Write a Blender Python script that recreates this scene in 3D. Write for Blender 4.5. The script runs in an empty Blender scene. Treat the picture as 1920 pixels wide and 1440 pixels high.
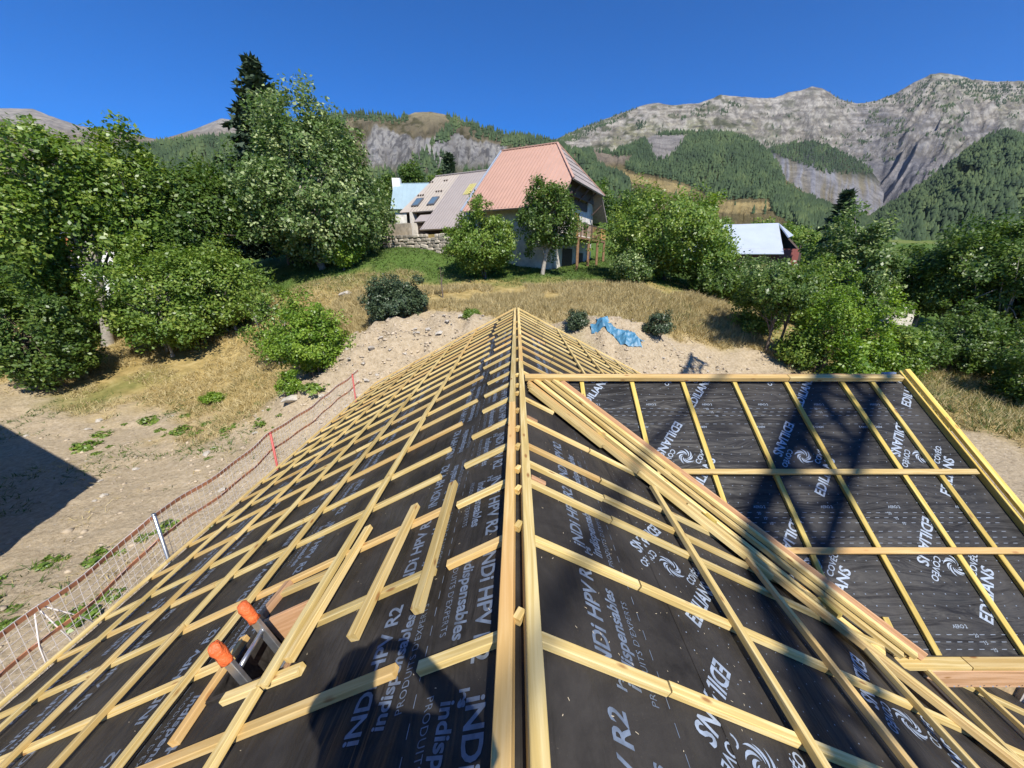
import bpy, bmesh, math, random
import numpy as np
from mathutils import Vector, Matrix
random.seed(7); RNG = np.random.default_rng(11)
S = bpy.context.scene; COL = S.collection
# ---------------------------------------------------------------- camera, sky, sun, exposure
F_PX, CX, CY, PITCH = 721.0, 968.0, 720.0, math.radians(17.48)      # wide phone lens, 1920 px wide frame
cam = bpy.data.cameras.new('camera'); camo = bpy.data.objects.new('camera', cam); COL.objects.link(camo)
cam.sensor_fit = 'HORIZONTAL'; cam.sensor_width = 36.0; cam.lens = 36.0 * F_PX / 1920.0
cam.shift_x = -8.0 / 1920.0; cam.clip_start = 0.05; cam.clip_end = 20000
camo.location = (0, 0, 0); camo.rotation_euler = (math.radians(90) - PITCH, 0, 0); S.camera = camo
SUN_L = Vector((-0.627, 1.505, -1.833)).normalized()                # the way the light travels
sun_el = math.asin(-SUN_L.z); sun_az = math.atan2(-SUN_L.x, -SUN_L.y)
w = bpy.data.worlds.new('World'); S.world = w; w.use_nodes = True
nt = w.node_tree; bg = nt.nodes['Background']
sky = nt.nodes.new('ShaderNodeTexSky'); sky.sky_type = 'NISHITA'; sky.sun_disc = False
sky.sun_elevation = sun_el; sky.sun_rotation = sun_az; sky.altitude = 3000
sky.air_density = 1.0; sky.dust_density = 0.0; sky.ozone_density = 10.0
tint = nt.nodes.new('ShaderNodeMixRGB'); tint.blend_type = 'MULTIPLY'; tint.inputs[0].default_value = 1.0; tint.inputs[2].default_value = (0.24, 1.08, 1.66, 1)
nt.links.new(sky.outputs[0], tint.inputs[1]); nt.links.new(tint.outputs[0], bg.inputs[0]); bg.inputs[1].default_value = 0.078
sl = bpy.data.lights.new('sun', 'SUN'); sl.energy = 5.0; sl.angle = math.radians(0.53); sl.color = (1.0, 0.95, 0.86)
so = bpy.data.objects.new('sun', sl); COL.objects.link(so); so.location = (10, -20, 40)
so.rotation_euler = SUN_L.to_track_quat('-Z', 'Y').to_euler()
S.view_settings.view_transform = 'Standard'; S.view_settings.look = 'None'
S.view_settings.exposure = 0.5; S.view_settings.gamma = 1.0

# ---------------------------------------------------------------- helpers
cP, sP = math.cos(PITCH), math.sin(PITCH)
def ray(px, py):
    u = (px - CX) / F_PX; v = (CY - py) / F_PX
    return np.array((u, cP + sP * v, -sP + cP * v))
def at(px, py, Y):
    r = ray(px, py); return Vector(r * (Y / r[1]))
def pxy(P):                                    # survey: where points of the terrain lie in the photograph's frame
    d = P[:, 1] * cP - P[:, 2] * sP; up = P[:, 1] * sP + P[:, 2] * cP
    return CX + F_PX * P[:, 0] / d, CY - F_PX * up / d

def _h(ix, iy, seed):
    n = (ix.astype(np.int64) * 374761393 + iy.astype(np.int64) * 668265263 + seed * 974711) & 0x7fffffff
    n = ((n ^ (n >> 13)) * 1274126177) & 0x7fffffff
    return ((n ^ (n >> 16)) & 0xffff) / 65535.0
def noise(x, y, seed=0):
    x = np.asarray(x, float); y = np.asarray(y, float)
    ix, iy = np.floor(x), np.floor(y); fx, fy = x - ix, y - iy
    fx = fx * fx * (3 - 2 * fx); fy = fy * fy * (3 - 2 * fy)
    a = _h(ix, iy, seed); b = _h(ix + 1, iy, seed); c = _h(ix, iy + 1, seed); d = _h(ix + 1, iy + 1, seed)
    return (a + (b - a) * fx) * (1 - fy) + (c + (d - c) * fx) * fy
def fbm(x, y, oct=4, seed=0):
    t = 0; a = .5; f = 1.0
    for i in range(oct):
        t = t + a * noise(x * f, y * f, seed + i * 17); a *= .5; f *= 2.03
    return t
def ridged(x, y, oct=4, seed=0):
    t = 0; a = .5; f = 1.0
    for i in range(oct):
        t = t + a * (1 - np.abs(2 * noise(x * f, y * f, seed + i * 17) - 1)); a *= .5; f *= 2.07
    return t
def sstep(a, b, x):
    t = np.clip((x - a) / (b - a), 0, 1); return t * t * (3 - 2 * t)
def inpoly(x, y, poly):
    r = np.zeros(x.shape, bool); n = len(poly)
    for i in range(n):
        x0, y0 = poly[i]; x1, y1 = poly[(i + 1) % n]
        if y0 == y1: continue
        c = ((y0 > y) != (y1 > y)) & (x < (x1 - x0) * (y - y0) / (y1 - y0) + x0); r ^= c
    return r

def tag(o, label=None, cat=None, group=None, kind=None):
    if label: o['label'] = label
    if cat: o['category'] = cat
    if group: o['group'] = group
    if kind: o['kind'] = kind
    return o
def link(name, me, parent=None, mat=None, smooth=False):
    o = bpy.data.objects.new(name, me); COL.objects.link(o)
    if parent is not None: o.parent = parent
    if mat is not None and me is not None and not me.materials: me.materials.append(mat)
    if smooth: me.polygons.foreach_set('use_smooth', [True] * len(me.polygons))
    return o
def empty(name, loc=(0, 0, 0), rz=0.0):
    o = bpy.data.objects.new(name, None); COL.objects.link(o); o.location = loc; o.rotation_euler = (0, 0, rz)
    o.empty_display_size = .2; return o
def mesh(name, verts, faces):
    me = bpy.data.meshes.new(name); me.from_pydata([tuple(v) for v in verts], [], faces); me.update(); return me
def npmesh(name, V, Fq, attr=None):                 # V (n,3), Fq (m,k) with k = 3 or 4
    me = bpy.data.meshes.new(name); n, m, k = len(V), len(Fq), Fq.shape[1]
    me.vertices.add(n); me.vertices.foreach_set('co', np.ascontiguousarray(V, np.float32).ravel())
    me.loops.add(m * k); me.loops.foreach_set('vertex_index', np.ascontiguousarray(Fq, np.int32).ravel())
    me.polygons.add(m); me.polygons.foreach_set('loop_start', np.arange(0, m * k, k, dtype=np.int32))
    me.update(calc_edges=True)
    for key, val in (attr or {}).items():
        if val.ndim == 1:
            a = me.attributes.new(key, 'FLOAT', 'POINT'); a.data.foreach_set('value', val.astype(np.float32))
        else:
            a = me.attributes.new(key, 'FLOAT_COLOR', 'POINT')
            c4 = np.ones((n, 4), np.float32); c4[:, :3] = val; a.data.foreach_set('color', c4.ravel())
    me.validate(); return me
def gridfaces(nu, nv):
    i = np.arange(nu * nv).reshape(nv, nu)
    return np.stack([i[:-1, :-1].ravel(), i[:-1, 1:].ravel(), i[1:, 1:].ravel(), i[1:, :-1].ravel()], 1)

# ---------------------------------------------------------------- materials
def mat(name):
    m = bpy.data.materials.new(name); m.use_nodes = True
    b = m.node_tree.nodes['Principled BSDF']; return m, m.node_tree, b
def N(nt, t, **kw):
    n = nt.nodes.new(t)
    for k, v in kw.items():
        if k in n.inputs: n.inputs[k].default_value = v
        else: setattr(n, k, v)
    return n
def ramp(nt, stops):
    r = nt.nodes.new('ShaderNodeValToRGB'); e = r.color_ramp.elements
    while len(e) < len(stops): e.new(.5)
    for i, (p, c) in enumerate(stops): e[i].position = p; e[i].color = (*c, 1)
    return r
def plain(name, c, rough=.6, metal=0., var=.12, scale=6., bump=.0, bscale=40., spec=.5):
    m, nt, b = mat(name); L = nt.links
    tc = N(nt, 'ShaderNodeTexCoord'); nz = N(nt, 'ShaderNodeTexNoise', Scale=scale, Detail=5.)
    L.new(tc.outputs['Object'], nz.inputs['Vector'])
    c = np.array(c)
    r = ramp(nt, [(.3, tuple(c * (1 - var))), (.7, tuple(np.minimum(c * (1 + var), 1)))]); L.new(nz.outputs[0], r.inputs[0])
    L.new(r.outputs[0], b.inputs['Base Color'])
    b.inputs['Roughness'].default_value = rough; b.inputs['Metallic'].default_value = metal
    b.inputs['Specular IOR Level'].default_value = spec
    if bump:
        n2 = N(nt, 'ShaderNodeTexNoise', Scale=bscale, Detail=4.); L.new(tc.outputs['Object'], n2.inputs['Vector'])
        bp = N(nt, 'ShaderNodeBump', Strength=bump, Distance=.02); L.new(n2.outputs[0], bp.inputs['Height']); L.new(bp.outputs[0], b.inputs['Normal'])
    return m
def wood(name, light, dark, warm):
    """sawn softwood: grain along local X, knots, each piece its own tint"""
    m, nt, b = mat(name); L = nt.links
    tc = N(nt, 'ShaderNodeTexCoord'); oi = N(nt, 'ShaderNodeObjectInfo')
    off = N(nt, 'ShaderNodeVectorMath', operation='MULTIPLY_ADD')
    cmb = N(nt, 'ShaderNodeCombineXYZ')
    for i in range(3): L.new(oi.outputs['Random'], cmb.inputs[i])
    off.inputs[1].default_value = (37, 11, 5); L.new(cmb.outputs[0], off.inputs[0]); L.new(tc.outputs['Object'], off.inputs[2])
    mp = N(nt, 'ShaderNodeMapping'); mp.inputs['Scale'].default_value = (1.6, 34, 34); L.new(off.outputs[0], mp.inputs[0])
    nz = N(nt, 'ShaderNodeTexNoise', Scale=1., Detail=6., Distortion=.6); L.new(mp.outputs[0], nz.inputs['Vector'])
    r = ramp(nt, [(.28, tuple(np.array(dark) * .86)), (.45, dark), (.62, light)]); L.new(nz.outputs[0], r.inputs[0])
    # knots
    mk = N(nt, 'ShaderNodeMapping'); mk.inputs['Scale'].default_value = (3.4, 10, 10); L.new(off.outputs[0], mk.inputs[0])
    vo = N(nt, 'ShaderNodeTexVoronoi', Scale=1.); L.new(mk.outputs[0], vo.inputs['Vector'])
    kr = ramp(nt, [(.07, (1, 1, 1)), (.15, (0, 0, 0))]); L.new(vo.outputs['Distance'], kr.inputs[0])
    mx = N(nt, 'ShaderNodeMixRGB'); mx.inputs[2].default_value = (.3, .15, .05, 1); L.new(kr.outputs[0], mx.inputs[0]); L.new(r.outputs[0], mx.inputs[1])
    # warm stain by piece
    wr = ramp(nt, [(.0, (0, 0, 0)), (.55, (.2, .2, .2)), (.8, (.55, .55, .55)), (1., (1., 1., 1.))]); L.new(oi.outputs['Random'], wr.inputs[0])
    n3 = N(nt, 'ShaderNodeTexNoise', Scale=1.3, Detail=2.); L.new(off.outputs[0], n3.inputs['Vector'])
    mu = N(nt, 'ShaderNodeMath', operation='MULTIPLY'); L.new(wr.outputs[0], mu.inputs[0]); L.new(n3.outputs[0], mu.inputs[1])
    m2 = N(nt, 'ShaderNodeMixRGB'); m2.inputs[2].default_value = (*warm, 1); L.new(mu.outputs[0], m2.inputs[0]); L.new(mx.outputs[0], m2.inputs[1])
    hs = N(nt, 'ShaderNodeHueSaturation'); L.new(m2.outputs[0], hs.inputs['Color'])
    vr = N(nt, 'ShaderNodeMapRange'); vr.inputs['To Min'].default_value = .7; vr.inputs['To Max'].default_value = 1.12
    sc = N(nt, 'ShaderNodeMath', operation='FRACT'); sm = N(nt, 'ShaderNodeMath', operation='MULTIPLY'); sm.inputs[1].default_value = 7.31
    L.new(oi.outputs['Random'], sm.inputs[0]); L.new(sm.outputs[0], sc.inputs[0]); L.new(sc.outputs[0], vr.inputs[0]); L.new(vr.outputs[0], hs.inputs['Value'])
    L.new(hs.outputs[0], b.inputs['Base Color']); b.inputs['Roughness'].default_value = .62; b.inputs['Specular IOR Level'].default_value = .3
    bp = N(nt, 'ShaderNodeBump', Strength=.35, Distance=.004); L.new(nz.outputs[0], bp.inputs['Height']); L.new(bp.outputs[0], b.inputs['Normal'])
    return m
M = {}
M['pine'] = wood('pine', (.72, .575, .27), (.58, .425, .155), (.56, .29, .1))
M['pine_yellow'] = wood('pine_yellow', (.66, .52, .16), (.52, .37, .08), (.6, .4, .08))
M['larch'] = wood('larch', (.53, .33, .19), (.42, .24, .12), (.5, .26, .13))
M['osb'] = plain('roof_board', (.42, .3, .16), .8, var=.25, scale=20)
M['galv'] = plain('galvanised_steel', (.42, .44, .46), .38, .9, .2, 14)
M['alu'] = plain('aluminium', (.62, .63, .64), .35, .9, .15, 18)
M['orange'] = plain('orange_wrap', (.72, .14, .035), .55, 0, .22, 9, .8, 30)
M['net_orange'] = plain('orange_band', (.52, .22, .11), .6, 0, .25, 5)
M['net_white'] = plain('white_cord', (.72, .66, .62), .7)
M['red'] = plain('red_post', (.40, .07, .06), .5, 0, .2, 8)
M['cable_red'] = plain('red_sleeve', (.6, .07, .09), .45)
M['pipe_blue'] = plain('blue_pipe', (.06, .2, .5), .45)
M['block'] = plain('blockwork', (.46, .43, .39), .9, 0, .15, 3, .5, 30)

def membrane(name, base, crease, spec=.09, bd=.06):
    m, nt, b = mat(name); L = nt.links
    tc = N(nt, 'ShaderNodeTexCoord')
    n1 = N(nt, 'ShaderNodeTexNoise', Scale=2.3, Detail=6., Roughness=.65); L.new(tc.outputs['Object'], n1.inputs['Vector'])
    r = ramp(nt, [(.35, tuple(np.array(base) * .72)), (.7, tuple(np.array(base) * 1.45))]); L.new(n1.outputs[0], r.inputs[0])
    # sawdust and scuffs
    n2 = N(nt, 'ShaderNodeTexNoise', Scale=170., Detail=3.); L.new(tc.outputs['Object'], n2.inputs['Vector'])
    n3 = N(nt, 'ShaderNodeTexNoise', Scale=4.5, Detail=4., Roughness=.7); L.new(tc.outputs['Object'], n3.inputs['Vector'])
    r2 = ramp(nt, [(.66, (0, 0, 0)), (.74, (1, 1, 1))]); L.new(n2.outputs[0], r2.inputs[0])
    r3 = ramp(nt, [(.5, (0, 0, 0)), (.75, (.55, .55, .55))]); L.new(n3.outputs[0], r3.inputs[0])
    mu = N(nt, 'ShaderNodeMath', operation='MULTIPLY'); L.new(r2.outputs[0], mu.inputs[0]); L.new(r3.outputs[0], mu.inputs[1])
    mx = N(nt, 'ShaderNodeMixRGB'); mx.inputs[2].default_value = (.3, .25, .18, 1); L.new(mu.outputs[0], mx.inputs[0]); L.new(r.outputs[0], mx.inputs[1])
    n6 = N(nt, 'ShaderNodeTexNoise', Scale=1.1, Detail=8., Roughness=.72, Distortion=.8); L.new(tc.outputs['Object'], n6.inputs['Vector'])
    r6 = ramp(nt, [(.42, (0, 0, 0)), (.72, (.42, .42, .42))]); L.new(n6.outputs[0], r6.inputs[0])
    md = N(nt, 'ShaderNodeMixRGB'); md.inputs[2].default_value = (.10, .09, .078, 1); L.new(r6.outputs[0], md.inputs[0]); L.new(mx.outputs[0], md.inputs[1]); mx = md
    L.new(mx.outputs[0], b.inputs['Base Color']); b.inputs['Roughness'].default_value = .5; b.inputs['Specular IOR Level'].default_value = spec
    mp = N(nt, 'ShaderNodeMapping'); mp.inputs['Scale'].default_value = crease; L.new(tc.outputs['Object'], mp.inputs[0])
    n4 = N(nt, 'ShaderNodeTexNoise', Scale=1., Detail=3., Distortion=.9); L.new(mp.outputs[0], n4.inputs['Vector'])
    b1 = N(nt, 'ShaderNodeBump', Strength=.8, Distance=bd); L.new(n4.outputs[0], b1.inputs['Height'])
    n5 = N(nt, 'ShaderNodeTexNoise', Scale=260., Detail=2.); L.new(tc.outputs['Object'], n5.inputs['Vector'])
    b2 = N(nt, 'ShaderNodeBump', Strength=.25, Distance=.004); L.new(n5.outputs[0], b2.inputs['Height']); L.new(b1.outputs[0], b2.inputs['Normal'])
    L.new(b2.outputs[0], b.inputs['Normal']); return m
M['memb'] = membrane('roof_membrane', (.026, .0235, .0215), (5, .9, 5))
M['memb_w'] = membrane('dormer_membrane', (.021, .0205, .021), (1.3, 6, 6), .2, .075)
M['print'] = plain('grey_print', (.125, .155, .205), .6, 0, .45, 14)
M['print_dim'] = plain('dim_print', (.17, .2, .25), .6, 0, .2, 30)
M['print_w'] = plain('pale_print', (.28, .33, .40), .6, 0, .3, 14)
# ---------------------------------------------------------------- the house under construction
T, H0, RX = 0.527, 1.5, 0.012
Q, WY = 0.677, 5.13
nl = Vector((-T, 0, 1)).normalized(); nr = Vector((T, 0, 1)).normalized(); nw = Vector((0, -Q, 1)).normalized(); nwb = Vector((0, Q, 1)).normalized()
def PL(x, y, up=0.): return Vector((RX - x, y, -H0 - T * x)) + nl * up
def PR(x, y, up=0.): return Vector((RX + x, y, -H0 - T * x)) + nr * up
def PW(x, y, up=0.): return Vector((x, y, -H0 - Q * (WY - y))) + nw * up
MB, CB = -.04, .04                    # membrane below, batten thickness
Y0, Y1, XE = -3.2, 13.5, 5.2          # front and rear verge, eave
GROUND = -7.0

def timber(name, p0, p1, wd, ht, nrm, mt, parent, bow=0., ch=.0035, skew=0.):
    """sawn timber from p0 to p1 (on the centre of its underside), ht tall along nrm"""
    p0, p1 = Vector(p0), Vector(p1); ax = (p1 - p0); ln = ax.length; ax.normalize()
    side = Vector(nrm).cross(ax).normalized(); up = ax.cross(side).normalized()
    hw = wd / 2
    prof = [(-hw + ch, 0), (hw - ch, 0), (hw, ch), (hw, ht - ch), (hw - ch, ht), (-hw + ch, ht), (-hw, ht - ch), (-hw, ch)]
    V = []; ns = 2
    for i in range(ns):
        x = ln * (i / (ns - 1) - .5)
        for (a, b) in prof: V.append((x + (skew * a if i else -skew * a), a, b))
    Fc = [tuple(range(7, -1, -1)), tuple(range(8, 16))]
    for k in range(8): Fc.append((k, (k + 1) % 8, 8 + (k + 1) % 8, 8 + k))
    me = mesh(name, V, Fc); o = link(name, me, parent, mt)
    mid = (p0 + p1) / 2
    o.matrix_world = Matrix(((ax.x, side.x, up.x, mid.x), (ax.y, side.y, up.y, mid.y), (ax.z, side.z, up.z, mid.z), (0, 0, 0, 1)))
    return o

house = tag(empty('unfinished_house', (0, 5, GROUND)), 'house under construction with battens nailed over black printed roof membrane', 'house')
HI = Matrix.Translation((0, -5, -GROUND))
def world_of(q):
    return q.matrix_basis if q.parent is None else world_of(q.parent) @ q.matrix_parent_inverse @ q.matrix_basis
def under(o, parent):                      # parent without moving
    o.parent = parent; o.matrix_parent_inverse = world_of(parent).inverted(); return o
def timb(name, p0, p1, wd, ht, nrm, mt, parent, **k):
    return under(timber(name, p0, p1, wd, ht, nrm, mt, None, **k), parent)
def sheet(name, polys, mt, parent, thick=0., nrm=None):
    V, Fc = [], []
    for p in polys:
        i = len(V); V += [Vector(q) for q in p]; Fc.append(tuple(range(i, i + len(p))))
        if thick:
            j = len(V); V += [Vector(q) - nrm * thick for q in p]; n = len(p)
            Fc.append(tuple(range(j + n - 1, j - 1, -1)))
            for k in range(n): Fc.append((i + k, j + k, j + (k + 1) % n, i + (k + 1) % n))
    return under(link(name, mesh(name, V, Fc), None, mt), parent)

# membranes: left slope with the ladder hatch cut out of it
HX0, HX1, HY0, HY1 = 1.37, 1.88, 1.63, 2.17
def cells(P, xs, ys, up, skip):
    out = []
    for i in range(len(xs) - 1):
        for j in range(len(ys) - 1):
            if (i, j) == skip: continue
            out.append([P(xs[i], ys[j], up), P(xs[i], ys[j + 1], up), P(xs[i + 1], ys[j + 1], up), P(xs[i + 1], ys[j], up)])
    return out
memL = sheet('roof_membrane', cells(PL, [0, HX0, HX1, XE], [Y0, HY0, HY1, Y1], MB, (1, 1)), M['memb'], house)
deckL = sheet('roof_boarding', cells(PL, [.0, HX0, HX1, XE], [Y0, HY0, HY1, Y1], MB - .006, (1, 1)), M['osb'], house, .05, nl)
memR = sheet('roof_membrane', [[PR(0, Y0, MB), PR(XE, Y0, MB), PR(XE, Y1, MB), PR(0, Y1, MB)]], M['memb'], house)
deckR = sheet('roof_boarding', [[PR(0, Y0, MB - .006), PR(XE, Y0, MB - .006), PR(XE, Y1, MB - .006), PR(0, Y1, MB - .006)]], M['osb'], house, .05, nr)
WX1, WYE = 5.36, 2.44
def valley(y): return Q * (WY - y) / T                        # x of the valley at y
memW = sheet('dormer_membrane', [[PW(0.02, WY, MB), PW(valley(WYE) - .05, WYE, MB), PW(WX1, WYE, MB), PW(WX1, WY, MB)]], M['memb_w'], house)
yb = 2 * WY - WYE
memW2 = sheet('dormer_membrane', [[(0.02, WY, -H0 - .05), (WX1, WY, -H0 - .05), (WX1, yb, -H0 - Q * (yb - WY) - .05), (valley(WYE) - .05, yb, -H0 - Q * (yb - WY) - .05)]], M['memb_w'], house)
# the loose laps of each roll of membrane
for P, nm, xs in ((PL, nl, (.98, 2.22, 3.5, 4.6)), (PR, nr, (.95, 2.2, 3.5))):
    for x in xs:
        if P is PL and HX0 < x < HX1: continue
        sheet('membrane_lap', [[P(x, Y0, MB + .003), P(x, Y1, MB + .003), P(x + .06, Y1, MB + .0015), P(x + .06, Y0, MB + .0015)][::(1 if P is PL else -1)]], M['memb'], memL if P is PL else memR)
# walls
def box(name, lo, hi, mt, parent=None):
    x0, y0, z0 = lo; x1, y1, z1 = hi
    V = [(x0, y0, z0), (x1, y0, z0), (x1, y1, z0), (x0, y1, z0), (x0, y0, z1), (x1, y0, z1), (x1, y1, z1), (x0, y1, z1)]
    o = link(name, mesh(name, V, [(3, 2, 1, 0), (4, 5, 6, 7), (0, 1, 5, 4), (1, 2, 6, 5), (2, 3, 7, 6), (3, 0, 4, 7)]), None, mt)
    return under(o, parent) if parent is not None else o
WXL = 4.75; zt = -H0 - T * WXL - .14
for y in (Y0 + .3, Y1 - .3):
    V = []
    for yy in (y - .1, y + .1): V += [(-WXL, yy, GROUND - .6), (WXL, yy, GROUND - .6), (WXL, yy, zt), (0, yy, -H0 - .16), (-WXL, yy, zt)]
    under(link('gable_wall', mesh('gable_wall', V, [(0, 1, 2, 3, 4), (9, 8, 7, 6, 5)] + [(k, 5 + k, 5 + (k + 1) % 5, (k + 1) % 5) for k in range(5)]), None, M['block']), house)
for x in (-WXL + .12, WXL - .12): box('side_wall', (x - .1, Y0 + .45, GROUND - .6), (x + .1, Y1 - .45, zt), M['block'], house)
box('attic_floor', (-WXL + .25, Y0 + .5, -4.75), (WXL - .25, Y1 - .5, -4.6), M['osb'], house)
# dormer walls: cheek towards the eave beam and gable over the eave
V = [(valley(WYE) + .1, WYE + .35, -3.5), (5.1, WYE + .35, -4.4), (5.1, WYE + .35, -3.15), (valley(WYE) + .1, WYE + .35, -3.15)]
V += [(a, b + .12, c) for a, b, c in V]
under(link('dormer_cheek', mesh('dormer_cheek', V, [(0, 1, 2, 3), (7, 6, 5, 4), (0, 4, 5, 1), (1, 5, 6, 2), (2, 6, 7, 3), (3, 7, 4, 0)]), None, M['osb']), house)
V = [(5.08, WYE + .3, GROUND), (5.08, yb - .3, GROUND), (5.08, yb - .3, -3.2), (5.08, WY, -H0 - .2), (5.08, WYE + .3, -3.2)]; V += [(a + .14, b, c) for a, b, c in V]
under(link('dormer_gable', mesh('dormer_gable', V, [(4, 3, 2, 1, 0), (5, 6, 7, 8, 9)] + [(k, (k + 1) % 5, 5 + (k + 1) % 5, 5 + k) for k in range(5)]), None, M['block']), house)

J = lambda a: random.uniform(-a, a)
# battens up the slope (on the membrane) and along it (on top)
rows = [1.27 + .615 * k for k in range(-7, 20)]
rows[8:14] = [1.90, 2.52, 3.13, 3.73, 4.39, 5.0]
BL = [5.14, 4.45, 3.64, 2.90, 2.2]
for i, y in enumerate(rows):
    b = .5 + J(.04); dy = J(.035); yl = y + dy
    if y > 6.2: b = .62 + J(.1)
    if .4 < y < 1.5: dy, yl, b = .05, y + .05, .5
    timb('counter_batten', PL(.06, y, MB), PL(b - .04, y + J(.01), MB), .054, -MB, nl, M['pine'], memL)
    a = b + (.03 if y > 1.8 else .05) + abs(J(.05))
    if HY0 - .05 < yl < HY1 + .05:
        timb('counter_batten', PL(a, yl, MB), PL(HX0 - .02, yl, MB), .054, -MB, nl, M['pine'], memL)
        timb('counter_batten', PL(HX1 + .03, yl, MB), PL(XE - .02, yl + J(.02), MB), .054, -MB, nl, M['pine'], memL)
    elif abs(y - 3.73) < .1 or abs(y - 2.52) < .05 or random.random() < .25:
        j = 2.9 + J(.5)
        timb('counter_batten', PL(a + (.15 if y > 3 else 0), yl, MB), PL(j, yl, MB), .054, -MB, nl, M['pine'], memL)
        timb('counter_batten', PL(j + .015, yl + J(.01), MB), PL(XE - .02, yl + J(.02), MB), .054, -MB, nl, M['pine'], memL)
    else:
        timb('counter_batten', PL(a, yl, MB), PL(XE - .02, yl + J(.03), MB), .054, -MB, nl, M['pine'], memL)
timb('counter_batten', PL(1.22, 1.57, MB), PL(1.72, 1.585, MB), .06, .04, nl, M['pine'], memL)
timb('counter_batten', PL(1.44, 2.4, MB), PL(1.9, 2.42, MB), .06, .04, nl, M['pine'], memL)
for x in BL:
    ys = [Y0, -.4 + J(.5), 3.4 + J(1.2), 7.6 + J(1), Y1 - .02]
    for k in range(4):
        timb('roof_batten', PL(x + J(.012), ys[k] + (.006 if k else 0), 0), PL(x + J(.012), ys[k + 1], 0), .056 if x < 5 else .068, CB, nl, M['pine'], memL)
for a, b2, wd in ((Y0, 1.5, .06), (1.515, 5.3, .062), (5.31, 9.2, .06), (9.21, Y1 - .02, .06)):
    timb('roof_batten', PL(1.42 - .02 * (a > 1), a, 0), PL(1.38 if a > 1 else 1.42, b2, 0), wd, CB, nl, M['pine'], memL)
timb('roof_batten', PL(1.9, 1.42, MB), PL(1.94, 2.06, MB), .055, .045, nl, M['pine'], memL)
timb('roof_batten', PL(1.93, 2.22, MB), PL(1.88, 2.52, MB), .065, .05, nl, M['larch'], memL)
# ridge battens
for s, P, nm, mem in ((1, PL, nl, memL), (-1, PR, nr, memR)):
    ys = [Y0, .1, 4.05 if s > 0 else 5.9, 8.3, Y1 + .05]
    for k in range(4):
        timb('ridge_batten', P(.055, ys[k] + .004, -.012 if s > 0 else -.006), P(.052, ys[k + 1], -.012 if s > 0 else -.006), .066, .056, (nm + Vector((0, 0, 1.2))).normalized(), M['pine'], mem)
for y in (1.31, 1.93, 2.32, 2.6, 2.98, 3.36, 3.83, 4.4, 4.72, 5.2, 6.1, 7.0, 8.1, 9.2, 10.3):     # off-cuts between the two
    timb('ridge_spacer', (RX - .012, y, -H0 - .035), (RX + .016, y + .05, -H0 - .03), .04, .04, (0, 0, 1), M['pine'], memL)
# right slope of the main roof
rr = sorted([y for y in rows if not 4.5 < y < 5.4] + [2.81])
for y in rr:
    if y < WY:
        xv = min(valley(y) - .22, XE) if y > WYE + .1 else XE - .02
        end = xv if y < 4.0 else min(xv, .45)
    else:
        xv = valley(2 * WY - y) + .1; end = XE if y > yb else min(xv, XE)
    if end < .25: continue
    if end > 1.2:
        b = .72 + J(.06)
        timb('counter_batten', PR(.06, y, MB), PR(b, y + J(.01), MB), .054, -MB, nr, M['pine'], memR)
        timb('counter_batten', PR(b + .012, y + .012 + J(.01), MB), PR(min(end, XE - .02), y + J(.02), MB), .054, -MB, nr, M['pine'], memR)
    else:
        timb('counter_batten', PR(.06, y, MB), PR(end, y + J(.01), MB), .054, -MB, nr, M['pine'], memR)
for x in (1.41, 2.12, 2.8, 3.5, 4.2, 5.12):
    yv = WY - T * x / Q
    e = yv - .55 if x < 3 else WYE + .2
    timb('roof_batten', PR(x, Y0, 0), PR(x - .02, e, 0), .058, CB, nr, M['pine'], memR)
    if x > 2: timb('roof_batten', PR(x - .02, 2 * WY - yv + .25, 0), PR(x, Y1, 0), .058, CB, nr, M['pine'], memR)
    else: timb('roof_batten', PR(x, 2 * WY - yv + .2, 0), PR(x, Y1, 0), .058, CB, nr, M['pine'], memR)
for y in (3.74, 2.53): timb('ridge_spacer', PR(.1, y + .05, MB), PR(.21, y + .045, MB), .045, .05, nr, M['larch'], memR)
# verge battens at the far gable
timb('verge_batten', PL(.05, Y1 - .03, 0), PL(XE, Y1 - .03, 0), .06, CB + .01, nl, M['pine'], memL)
timb('verge_batten', PR(.05, Y1 - .03, 0), PR(XE, Y1 - .03, 0), .06, CB + .01, nr, M['pine'], memR)
# dormer battens
for x, ye in ((.9, None), (1.59, None), (2.29, None), (3.0, None), (3.71, 2.5), (4.48, 2.5), (4.9, 2.5)):
    y2 = WY - T * x / Q + .22 if ye is None else ye
    timb('counter_batten', PW(x, WY - .06, MB), PW(x + .0, y2, MB), .055, -MB, nw, M['pine_yellow'], memW)
timb('counter_batten', PW(3.41, 2.74, MB), PW(3.4, 2.5, MB), .055, -MB, nw, M['pine_yellow'], memW)
for y, x0, x1 in ((3.93, 1.62, 5.36), (3.215, 2.55, 5.6)):
    timb('roof_batten', PW(x0, y, 0), PW(x1 - .06, y, 0), .062, CB, nw, M['pine'], memW)
timb('ridge_batten', (.12, WY - .06, -H0 - .03), (3.72, WY - .06, -H0 - .035), .085, .062, (0, -.35, 1), M['pine'], memW)
timb('ridge_batten', (3.73, WY - .06, -H0 - .035), (5.28, WY - .06, -H0 - .035), .085, .062, (0, -.35, 1), M['pine'], memW)
timb('ridge_batten', (.12, WY + .035, -H0 - .03), (5.3, WY + .035, -H0 - .03), .06, .05, (0, .35, 1), M['larch'], memW)
timb('ridge_batten', (5.1, WY + .02, -H0 + .02), (5.27, WY + .02, -H0 + .025), .04, .025, (0, 0, 1), M['print_w'], memW)
timb('verge_board', PW(WX1 + .0, WY + .06, -.14), PW(WX1 + .0, WYE - .5, -.14), .03, .17, nw, M['pine_yellow'], memW)
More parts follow.
